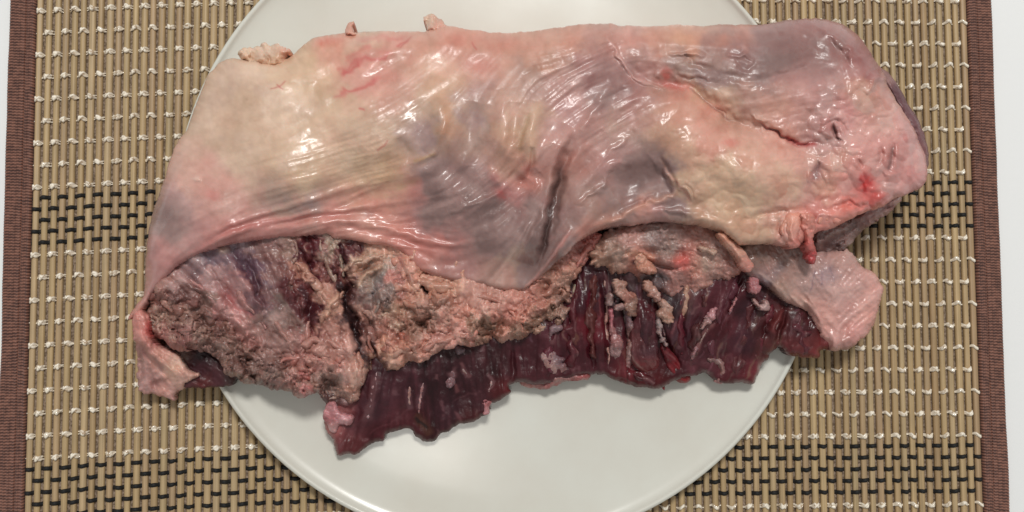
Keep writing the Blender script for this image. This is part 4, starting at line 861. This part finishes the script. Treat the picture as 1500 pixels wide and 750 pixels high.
piece("fat_flap", [(1082,362),(1110,350),(1160,352),(1200,366),(1232,366),(1240,364),(1250,374),(1262,389),(1280,400),(1291,415),(1293,428),(1288,445),(1282,470),(1270,490),(1258,500),(1250,508),(1235,513),(1218,513),(1212,505),(1203,495),(1198,483),(1192,470),(1185,458),(1170,450),(1150,440),(1135,428),(1115,415),(1095,401),(1085,385)], M_cap, beef,
      [(1090,380,36),(1150,380,34),(1200,400,32),(1250,400,29),(1285,430,25),(1270,480,24),(1230,500,25),(1180,450,28),(1130,415,33)],
      [(x, y, r * 1.03, g * .97, b_ * .95) for x, y, r, g, b_ in [(1110,375,127,107,100),(1150,380,142,120,114),(1130,400,157,127,121),(1125,410,122,107,113),(1160,400,167,140,133),(1200,385,167,140,136),(1230,380,182,152,146),(1180,420,172,147,143),(1210,400,162,140,143),(1220,430,186,156,151),(1250,420,196,163,158),(1280,420,205,163,156),(1240,450,191,154,149),(1270,460,205,161,153),(1210,460,196,156,149),(1170,440,191,156,146),(1200,480,200,156,149),(1230,490,196,156,151),(1240,506,162,127,121),(1255,490,205,156,151),(1140,420,167,142,131)]],
      6, 14, 1.2, .7, 1.5, under, 32, [([(1230,500),(1240,480),(1250,470)], 4, -1.2), ([(1265,470),(1285,440)], 5, -1.0), ([(1180,430),(1195,450),(1205,480)], 5, 1.2), ([(1150,395),(1180,415)], 6, -.8), ([(1255,400),(1275,420)], 5, .8), ([(1205,470),(1225,488)], 4, -.8)],
      [([(1195,395),(1190,415),(1185,430)], 1.2, (120,96,108), .5), ([(1205,395),(1202,420)], 1.2, (120,96,108), .4), ([(1215,388),(1222,412)], 1.2, (124,100,110), .35), ([(1130,404),(1150,386)], 7, (126,112,118), .4), ([(1110,396),(1150,428),(1185,450)], 2.5, (206,172,160), .5)],
      [(1120,390,60),(1150,400,55),(1200,410,50),(1230,400,-55),(1250,460,-50),(1200,470,45)], .75, "pale pink fat flap hanging over the plate rim", 16, .22)
piece("fat_drape", [(199,452),(207,452),(217,466),(219,483),(223,498),(240,510),(258,519),(268,529),(278,544),(290,548),(284,556),(272,560),(266,570),(258,575),(257,588),(250,587),(236,580),(220,577),(206,574),(200,562),(201,540),(201,514),(196,490),(194,468)], M_torn, beef,
      [(205,460,30),(215,490,28),(235,520,25),(265,545,21),(208,540,16),(230,570,12),(250,580,12)],
      [(205,475,205,142,132),(213,500,205,142,132),(205,510,162,117,112),(208,540,167,127,120),(225,560,176,132,126),(235,525,210,160,146),(255,540,213,170,151),(268,550,205,160,146),(240,572,200,150,139),(213,570,176,132,126),(252,585,190,146,139),(221,485,190,94,88)],
      3, 8, 1.8, .8, 1.3, .0042, 33, [([(205,470),(212,500),(232,525),(258,545),(280,549)], 6, 3), ([(202,500),(218,525),(242,548),(256,562)], 4, -2.2), ([(225,560),(238,552),(246,560)], 4, 1.2), ([(228,570),(226,555)], 3, -1.2)],
      [([(216,470),(221,490),(232,506)], 3, (188,72,72), .6), ([(222,520),(240,545)], 3, (140,100,98), .5)], [(205,480,80),(235,525,40),(210,540,90),(240,575,60)], .45, "pale pink strip of fat drooping at the left end")
piece("lean_wedge", [(240,506),(300,500),(332,525),(347,546),(344,560),(336,566),(300,568),(272,568),(262,560),(276,552),(272,536),(250,524)], M_lean, beef,
      [(260,520,17),(300,520,18),(300,560,16.5),(340,550,18),(275,560,15.5)], [(290,540,72,36,44),(320,555,80,40,46),(300,563,102,48,48),(335,550,98,72,70),(265,520,120,92,84),(300,520,50,26,30)], 2, 5, 1.2, .5, 1.4, under, 34, (), (), [(300,540,30)], .5, "dark red lean wedge below the crumbly left end")
piece("side_meat", [(1190,338),(1224,322),(1254,306),(1290,294),(1312,286),(1322,287),(1315,300),(1290,320),(1266,335),(1256,346),(1246,360),(1230,370),(1210,378),(1200,376)], M_torn, beef,
      [(1200,345,40),(1290,296,40),(1215,370,26),(1250,345,28),(1300,310,32)], [(1210,360,112,84,80),(1230,345,134,104,99),(1250,335,126,98,93),(1280,310,150,114,110),(1225,365,96,70,68),(1310,294,170,128,122)], 4, 10, 1.6, 1.8, 1.4, under, 35, [([(1205,360),(1225,350),(1245,338)], 3, -1.6), ([(1215,370),(1235,356)], 2.5, -1.6), ([(1220,345),(1250,325),(1290,306)], 4, 1.2)], [([(1205,362),(1225,356),(1240,350)], 2.5, (72,48,48), .6), ([(1212,345),(1250,326)], 3, (160,128,122), .5)], [(1230,345,-30),(1280,312,-30)], .35, "grey-brown cut side below the right end", 50)
piece("end_strip", [(1284,96),(1298,104),(1308,116),(1320,134),(1332,154),(1343,172),(1353,194),(1359,212),(1361,228),(1358,246),(1346,240),(1336,200),(1318,165),(1300,135)], M_lean, beef,
      [(1300,115,34),(1340,175,34),(1358,225,33)], [(1300,112,160,120,116),(1315,135,112,76,80),(1338,170,120,80,84),(1350,195,134,92,94),(1359,222,140,96,96)], 5, 10, 1.0, .6, 1.4, under, 36, (), (), [(1320,150,58)], .6, "maroon silverskin strip along the right end")
# dangling red strip and pink lobe at the right end
piece("fat_strip", [(1171,316),(1182,312),(1192,314),(1194,330),(1193,350),(1197,368),(1196,380),(1190,386),(1183,384),(1178,374),(1178,355),(1174,335)], M_cap, beef, [(1182,312,52),(1184,345,48),(1188,385,42)], [(1182,318,208,140,126),(1186,340,202,128,116),(1186,360,192,104,98),(1187,376,168,60,60),(1184,384,150,48,50)], 3, 9, 1.6, 1.4, 1.2, .036, 37, [([(1180,320),(1184,350),(1188,376)], 5, 1.2)], (), None, .8, "small red tipped strip dangling from the right end")
piece("fat_lobe", [(1144,326),(1152,314),(1164,310),(1176,314),(1174,330),(1170,345),(1172,358),(1164,364),(1156,361),(1150,350),(1143,340)], M_cap, beef, 50, [(1150,325,206,150,132),(1160,318,214,150,132),(1158,345,214,158,144),(1166,355,196,124,114)], 4, 9, .8, .7, 1.2, .036, 38, [([(1152,320),(1150,340),(1158,358)], 2.5, -1.6), ([(1160,318),(1160,345),(1166,358)], 3, 1.4)], (), None, .6)
piece("fat_lobe", [(1198,312),(1212,309),(1224,314),(1232,322),(1226,328),(1210,326),(1198,328)], M_cap, beef, 48, [(1205,316,216,150,134),(1222,322,212,142,128)], 3, 7, .8, .6, 1.2, .036, 39, (), (), None, .6)
# scraps at the far edge
piece("fat_scrap", [(348,80),(356,72),(372,69),(378,66),(392,64),(408,66),(420,72),(428,78),(420,88),(404,96),(380,96),(360,92)], M_torn, beef, [(350,85,36),(390,70,36),(400,92,42),(420,84,41)], [(360,80,208,176,152),(390,72,214,184,162),(405,85,204,166,138),(420,80,208,158,138)], 4, 11, 3.0, 1.6, 1.3, .0165, 40, [([(385,78),(396,86),(392,94)], 2.5, -2.0), ([(365,80),(370,88)], 2.5, -1.5)], [([(386,80),(394,88)], 2, (150,110,84), .6)], None, .5)
piece("fat_scrap", [(508,50),(507,38),(512,33),(520,32),(516,37),(518,46),(522,52)], M_torn, beef, [(512,34,33),(512,50,41)], [(510,42,206,156,138)], 2, 5, 1.6, 1.6, 1.1, .0165, 41)
piece("fat_scrap", [(630,46),(622,34),(620,25),(630,22),(640,24),(648,32),(654,42),(648,48)], M_torn, beef, [(630,26,33),(642,46,42)], [(628,28,216,186,166),(644,36,208,156,138)], 2.5, 6, 2.0, 2.0, 1.1, .0165, 42)
# torn strip hanging from the cap over the connective tissue
piece("fat_strip", [(1052,342),(1060,341),(1072,351),(1086,362),(1098,378),(1105,390),(1098,399),(1087,395),(1080,381),(1070,367),(1060,355)], M_torn, beef, [(1056,345,47),(1080,370,43),(1098,392,40)], [(1058,346,204,150,128),(1080,368,206,158,140),(1098,390,200,140,128)], 3, 7, 1.0, .9, 1.2, .032, 43, [([(1058,346),(1078,366),(1096,390)], 4, 1.4)], (), None, .45)
piece("fat_strip", [(928,378),(938,370),(948,376),(958,388),(960,397),(950,403),(938,398),(932,392)], M_torn, beef, 36.5, [(940,380,200,150,130),(950,394,186,134,116)], 3, 7, 2.4, 2.0, 1.2, .028, 44, [([(936,376),(942,388),(946,398)], 3, 1.2)])
piece("fat_lump", [(1023,360),(1033,360),(1048,365),(1053,370),(1045,374),(1030,369)], M_torn, beef, 40, [(1040,366,186,156,140)], 2, 5, 1.8, 1.4, 1.1, .03, 45)

def ribbon(pl, w, seed):
    """outline of an uneven torn strip along a centre line"""
    P = catmull(pl, False, 5.0) if len(pl) > 2 else np.array(pl, float)
    d = np.gradient(P, axis=0); L = np.hypot(d[:, 0], d[:, 1]) + 1e-6; nx, ny = -d[:, 1] / L, d[:, 0] / L
    t = np.linspace(0, 1, len(P)); q = np.arange(len(P)) * 1.0
    tp = np.clip(np.minimum(t, 1 - t) / .22, 0.12, 1) ** .6
    a = w * tp * (.75 + 1.3 * vnoise(q / 2.1, q * 0 + seed, seed)); b_ = w * tp * (.75 + 1.3 * vnoise(q / 2.1, q * 0 + seed + 3.3, seed + 1))
    return [(x, y) for x, y in np.concatenate([np.stack([P[:, 0] + nx * a, P[:, 1] + ny * a], 1), np.stack([P[:, 0] - nx * b_, P[:, 1] - ny * b_], 1)[::-1]])]
def sample(L, F, x, y):
    j = int(np.clip((y - L.Y[0, 0]) / L.step, 0, L.X.shape[0] - 1)); i = int(np.clip((x - L.X[0, 0]) / L.step, 0, L.X.shape[1] - 1))
    return F[j, i]
tfz = blur(tf.Z, 3.0); lnz = blur(ln.Z, 2.0)
RIB = [([(432,384),(448,398),(462,416),(478,434),(492,440)], 6.5, (196,146,126)), ([(503,426),(490,446),(474,462),(468,478)], 6.5, (200,150,128)), ([(502,396),(524,384),(552,376),(566,372)], 6, (200,160,138)), ([(518,420),(538,402),(560,386)], 4, (190,150,130)), ([(468,350),(474,372),(482,395),(494,418)], 4.5, (172,142,126)), ([(430,352),(436,372),(428,388)], 5, (172,138,124)), ([(492,352),(498,380),(503,405)], 3, (166,146,128)),
       ([(440,506),(470,500),(498,508),(520,520)], 7, (186,132,118)), ([(408,532),(436,522),(470,526),(500,536)], 5, (196,134,122)), ([(524,515),(526,545),(518,574)], 8, (192,142,124)), ([(452,470),(448,495),(440,520)], 6, (190,138,126)), ([(525,478),(538,500),(546,520)], 5, (176,126,112)), ([(560,528),(582,516),(606,514)], 8, (200,148,128)), ([(615,515),(650,500),(690,490)], 6, (192,138,122)), ([(595,405),(612,412),(640,420),(665,422)], 7, (198,148,126)), ([(590,440),(610,448),(636,446)], 5, (190,140,120)), ([(745,455),(756,468),(766,484)], 5, (202,140,122)), ([(690,440),(715,436),(735,446)], 6, (188,134,118)), ([(780,440),(800,428),(818,412)], 6, (184,132,114)), ([(545,470),(556,440),(560,415)], 3, (170,150,138)), ([(845,392),(856,372),(868,356)], 6, (184,120,108)), ([(270,402),(300,428),(335,452)], 5, (188,138,130)), ([(345,420),(365,450),(390,482)], 6, (184,134,126)), ([(400,470),(420,496),(430,520)], 6, (182,136,124))]
for i, (pl, w, col) in enumerate(RIB):
    zs = [(x, y, float(sample(tf, tfz, x, y)) + 1.3) for x, y in pl]
    piece("fat_shred", ribbon(pl, w, 300 + i), M_torn, o_torn, zs, [(0, 0, col[0] * .93, col[1] * .93, col[2] * .95)], 2.4, 6, 1.0, .7, 1.3, .018, 300 + i, (), (), None, .55, None, 22)
rs = random.Random(9); made = 0
FLA = shepard([(x, y, math.cos(2 * math.radians(a)), math.sin(2 * math.radians(a))) for x, y, a in FL2], tf.X, tf.Y, 1.8, 18)
while made < 60:
    x, y = rs.uniform(225, 860), rs.uniform(355, 580)
    if not sample(tf, tf.inn, x, y) or sample(tf, tf.D, x, y) < 7 or sample(cap, cap.inn, x, y): continue
    c = sample(tf, tf.C, x, y)
    if c.mean() < 88 or sample(tf, rough, x, y) < .34: continue
    fv = sample(tf, FLA, x, y); an = .5 * math.atan2(fv[1], fv[0]) + rs.gauss(0, .55)
    Ls = rs.uniform(7, 15); ux, uy = math.cos(an) * Ls, math.sin(an) * Ls
    bend = rs.uniform(-4, 4)
    pl = [(x - ux, y - uy), (x - uy / Ls * bend, y + ux / Ls * bend), (x + ux, y + uy)]
    k = rs.uniform(.94, 1.08)
    zs = [(px_, py_, float(sample(tf, tfz, px_, py_)) + dz) for (px_, py_), dz in zip(pl, (rs.uniform(-.2, 1.6), .6, rs.uniform(-.4, 1.0)))]
    piece("fat_shred", ribbon(pl, rs.uniform(6, 11), 400 + made), M_torn, o_torn, zs, [(0, 0, *(np.clip(c * k + np.array([4, 0, -1]), 0, 225)))], 2.6, 8, 2.4, 1.1, 1.4, .018, 400 + made, (), (), None, .55, None, 20)
    made += 1
SEAM = [([(884,402),(890,440),(888,480),(892,520),(888,548)], 3.2), ([(912,405),(916,450),(922,500),(918,545)], 3.4), ([(1008,410),(1004,440),(1000,470)], 4.5), ([(1048,452),(1034,484),(1020,512),(1012,530)], 3.2), ([(966,440),(968,470),(976,500)], 3.4), ([(985,435),(984,460),(978,482)], 2.6), ([(1000,470),(998,498),(994,516)], 2.0), ([(1082,428),(1072,450),(1066,470)], 2.6), ([(848,402),(838,436),(824,468)], 2.4), ([(600,562),(600,585),(602,606)], 3.0), ([(620,560),(615,582),(614,605)], 2.6), ([(552,545),(545,580),(538,612)], 4.0), ([(714,545),(720,560),(715,576)], 1.8), ([(1146,448),(1138,474),(1132,494)], 2.8), ([(674,532),(682,546),(690,552)], 2.6), ([(897,405),(902,440),(900,470)], 2.2)]
for i, (pl, w) in enumerate(SEAM):
    zs = [(x, y, float(sample(ln, lnz, x, y)) + .5) for x, y in pl]
    r_ = random.Random(i)
    piece("fat_seam", ribbon(pl, w, 600 + i), M_torn, o_lean, zs, [(0, 0, 146 + r_.uniform(0, 26), 112 + r_.uniform(0, 18), 110 + r_.uniform(0, 16))], 1.6, 4, .8, .9, 1.2, .014, 600 + i, (), (), None, .6, None, 40)

# fat lumps and seams lying in the lean muscle
LUMPS = [
 ([(792,512),(800,508),(812,512),(818,520),(828,526),(824,532),(838,530),(848,534),(858,540),(867,548),(860,556),(845,557),(825,560),(815,566),(800,570),(785,570),(765,566),(762,556),(770,549),(785,551),(797,553),(804,548),(796,540),(791,528)], [(800,520,24),(850,550,17),(775,560,14)], [(798,522,178,140,126),(805,540,176,136,120),(822,524,150,124,120),(840,545,168,130,116),(850,553,190,110,100),(775,560,196,130,112),(800,566,176,110,98)], .011),
 ([(891,452),(900,458),(898,478),(909,488),(914,505),(911,525),(913,545),(908,556),(895,552),(893,520),(894,488)], [(895,460,27),(905,500,25),(905,550,19)], [(896,465,196,120,118),(900,490,190,140,128),(905,520,170,134,122),(904,548,180,138,126)], .012),
 ([(916,440),(924,456),(929,480),(937,503),(935,520),(926,535),(914,550),(916,525),(920,500),(916,470)], [(920,450,28),(930,510,25),(918,545,20)], [(920,460,150,124,118),(928,500,180,146,128),(930,520,176,140,124),(918,542,186,138,126)], .012),
 ([(899,413),(907,407),(917,413),(921,424),(931,432),(932,446),(930,463),(921,461),(914,441),(905,433),(898,423)], [(908,418,33),(925,450,31)], [(908,418,206,172,144),(918,434,208,158,132),(926,452,168,136,112)], .015),
 ([(942,412),(950,410),(960,420),(968,428),(968,438),(958,438),(950,432),(944,422)], 34, [(950,418,210,170,140),(960,432,196,152,128)], .015),
 ([(966,444),(972,440),(980,444),(987,458),(988,470),(982,475),(970,472),(964,462)], 32, [(974,452,196,156,128),(978,468,206,166,134)], .015),
 ([(962,455),(968,470),(970,490),(980,505),(974,508),(964,492),(960,470)], 28, [(966,480,168,146,132)], .015),
 ([(1030,464),(1038,452),(1048,446),(1052,456),(1046,467),(1037,477),(1029,482),(1030,472)], 30, [(1040,458,206,150,142),(1034,474,190,156,140)], .015),
 ([(1012,524),(1016,510),(1024,494),(1031,484),(1028,498),(1020,516),(1014,528)], 24, [(1020,506,180,140,132)], .012),
 ([(1103,437),(1108,439),(1112,446),(1118,446),(1117,440),(1123,439),(1128,446),(1127,453),(1120,456),(1110,450),(1104,444)], 31, [(1115,448,204,170,152)], .018),
 ([(1035,523),(1048,524),(1058,528),(1064,538),(1067,551),(1063,560),(1052,562),(1047,556),(1054,546),(1050,535),(1040,531)], [(1040,526,22),(1060,540,21),(1056,558,16)], [(1042,527,150,120,108),(1060,540,170,134,118),(1056,556,206,156,142)], .011),
 ([(1098,404),(1112,410),(1114,421),(1109,431),(1099,427)], 34, [(1105,416,200,140,132)], .02),
 ([(1068,455),(1074,440),(1082,430),(1080,440),(1074,452),(1070,458)], 31, [(1075,444,186,124,116)], .018),
 ([(476,596),(484,588),(492,590),(497,602),(506,606),(518,612),(512,622),(498,622),(492,634),(484,630),(478,622),(473,612)], [(485,600,21),(505,612,22),(488,625,18)], [(484,605,208,140,132),(498,610,212,150,142),(490,626,206,156,142)], .009),
 ([(700,592),(706,584),(716,582),(722,588),(718,596),(716,605),(708,606),(706,598)], 17, [(710,590,178,106,100),(712,602,190,130,122)], .009),
 ([(652,546),(662,538),(668,542),(666,552),(668,562),(660,568),(652,562)], 20.5, [(660,552,162,132,126)], .012),
 ([(904,448),(910,445),(912,452),(908,458),(903,456)], 31, [(908,452,196,168,150)], .015),
 ([(890,432),(896,428),(899,436),(896,446),(890,444)], 31, [(894,438,176,152,136)], .015),
 ([(470,578),(490,572),(510,580),(522,584),(514,594),(496,594),(480,590)], 20, [(490,584,112,84,74),(510,588,150,108,98)], .009),
 ([(536,524),(548,526),(556,534),(552,543),(542,545),(536,538)], 22, [(546,534,134,104,84)], .012),
 ([(668,504),(676,507),(680,514),(672,519),(666,514)], 24, [(674,512,140,124,120)], .014),
 ([(806,478),(820,474),(826,480),(818,486),(810,490),(806,500),(803,490)], 26, [(814,482,160,134,128)], .014),
]
for i, (pl, z, cols, zb) in enumerate(LUMPS):
    z = z - .7 if isinstance(z, (int, float)) else [(q[0], q[1], q[2] - .7) for q in z]
    cols = [(*q[:-3], q[-3] * .84, q[-2] * .81, q[-1] * .88) for q in cols]
    piece("fat_lump", pl, M_torn, o_lean, z, cols, 2.4, 7, 3.0 if i in (3, 4, 5, 6, 7, 11, 16, 17) else 1.3, 1.5, 1.2, zb, 50 + i, (), (), None, .5, None, 44)
for i, (pl, w) in enumerate([([(872,398),(866,450),(868,505),(876,550)], 11), ([(846,408),(838,455),(836,505),(842,548)], 12), ([(1000,432),(996,475),(1000,520)], 8), ([(1036,428),(1024,474),(1012,530)], 9), ([(1078,404),(1060,452),(1044,505),(1036,545)], 12), ([(1108,432),(1092,478),(1082,530),(1080,556)], 13), ([(1132,446),(1118,486),(1106,530)], 8), ([(1172,456),(1172,488),(1180,518)], 14), ([(812,482),(806,515),(806,548)], 9), ([(925,548),(948,556),(968,566)], 7)]):
    r_ = random.Random(40 + i); c0 = np.array([92 + r_.uniform(-8, 14), 40 + r_.uniform(-4, 8), 48 + r_.uniform(-4, 6)])
    zs = [(x, y, float(sample(ln, lnz, x, y)) + r_.uniform(.8, 2.0)) for x, y in pl]
    off = [(x + w * .62 * (1 if i % 2 else -1), y) for x, y in pl]
    piece("muscle_flap", ribbon(pl, w, 700 + i), M_lean, o_lean, zs, [(0, 0, *c0)], 3.0, 8, 1.2, .5, 1.3, .012, 700 + i, (), [(off, 1.6, (150, 116, 112), .5, 6), (pl, 1.0, (140, 100, 100), .3, 8)], [(pl[0][0], pl[0][1], math.degrees(math.atan2(pl[-1][1] - pl[0][1], pl[-1][0] - pl[0][0])))], .6, None, 26, .12)
piece("muscle_tongue", [(921,500),(924,478),(934,456),(950,450),(962,462),(964,490),(966,520),(970,545),(974,571),(964,563),(945,550),(930,537),(922,520)], M_lean, o_lean, [(940,460,28),(944,510,25),(970,562,16)], [(940,470,92,46,52),(950,510,84,48,54),(930,500,104,56,58),(950,540,118,50,52),(968,560,140,40,44)], 4, 10, .8, .6, 1.3, .012, 80, [([(948,460),(950,500),(962,550)], 4, -.8), ([(936,465),(940,500),(950,535)], 5, .8)], [([(924,520),(940,540),(962,556)], 1.6, (176,140,130), .6), ([(940,455),(944,520)], 1.4, (160,130,126), .4)], [(944,480,88),(960,550,60)], .85)
piece("muscle_tongue", [(966,502),(976,508),(988,520),(1000,536),(1012,553),(1006,561),(994,560),(982,548),(974,530)], M_lean, o_lean, [(970,508,24),(990,535,20),(1008,556,14)], [(980,520,104,36,42),(995,540,124,34,40),(1008,556,140,40,42)], 3.5, 8, .6, .5, 1.3, .011, 81, (), [([(974,512),(990,528),(1004,546)], 1.4, (170,120,116), .4)], [(990,535,52)], .85)
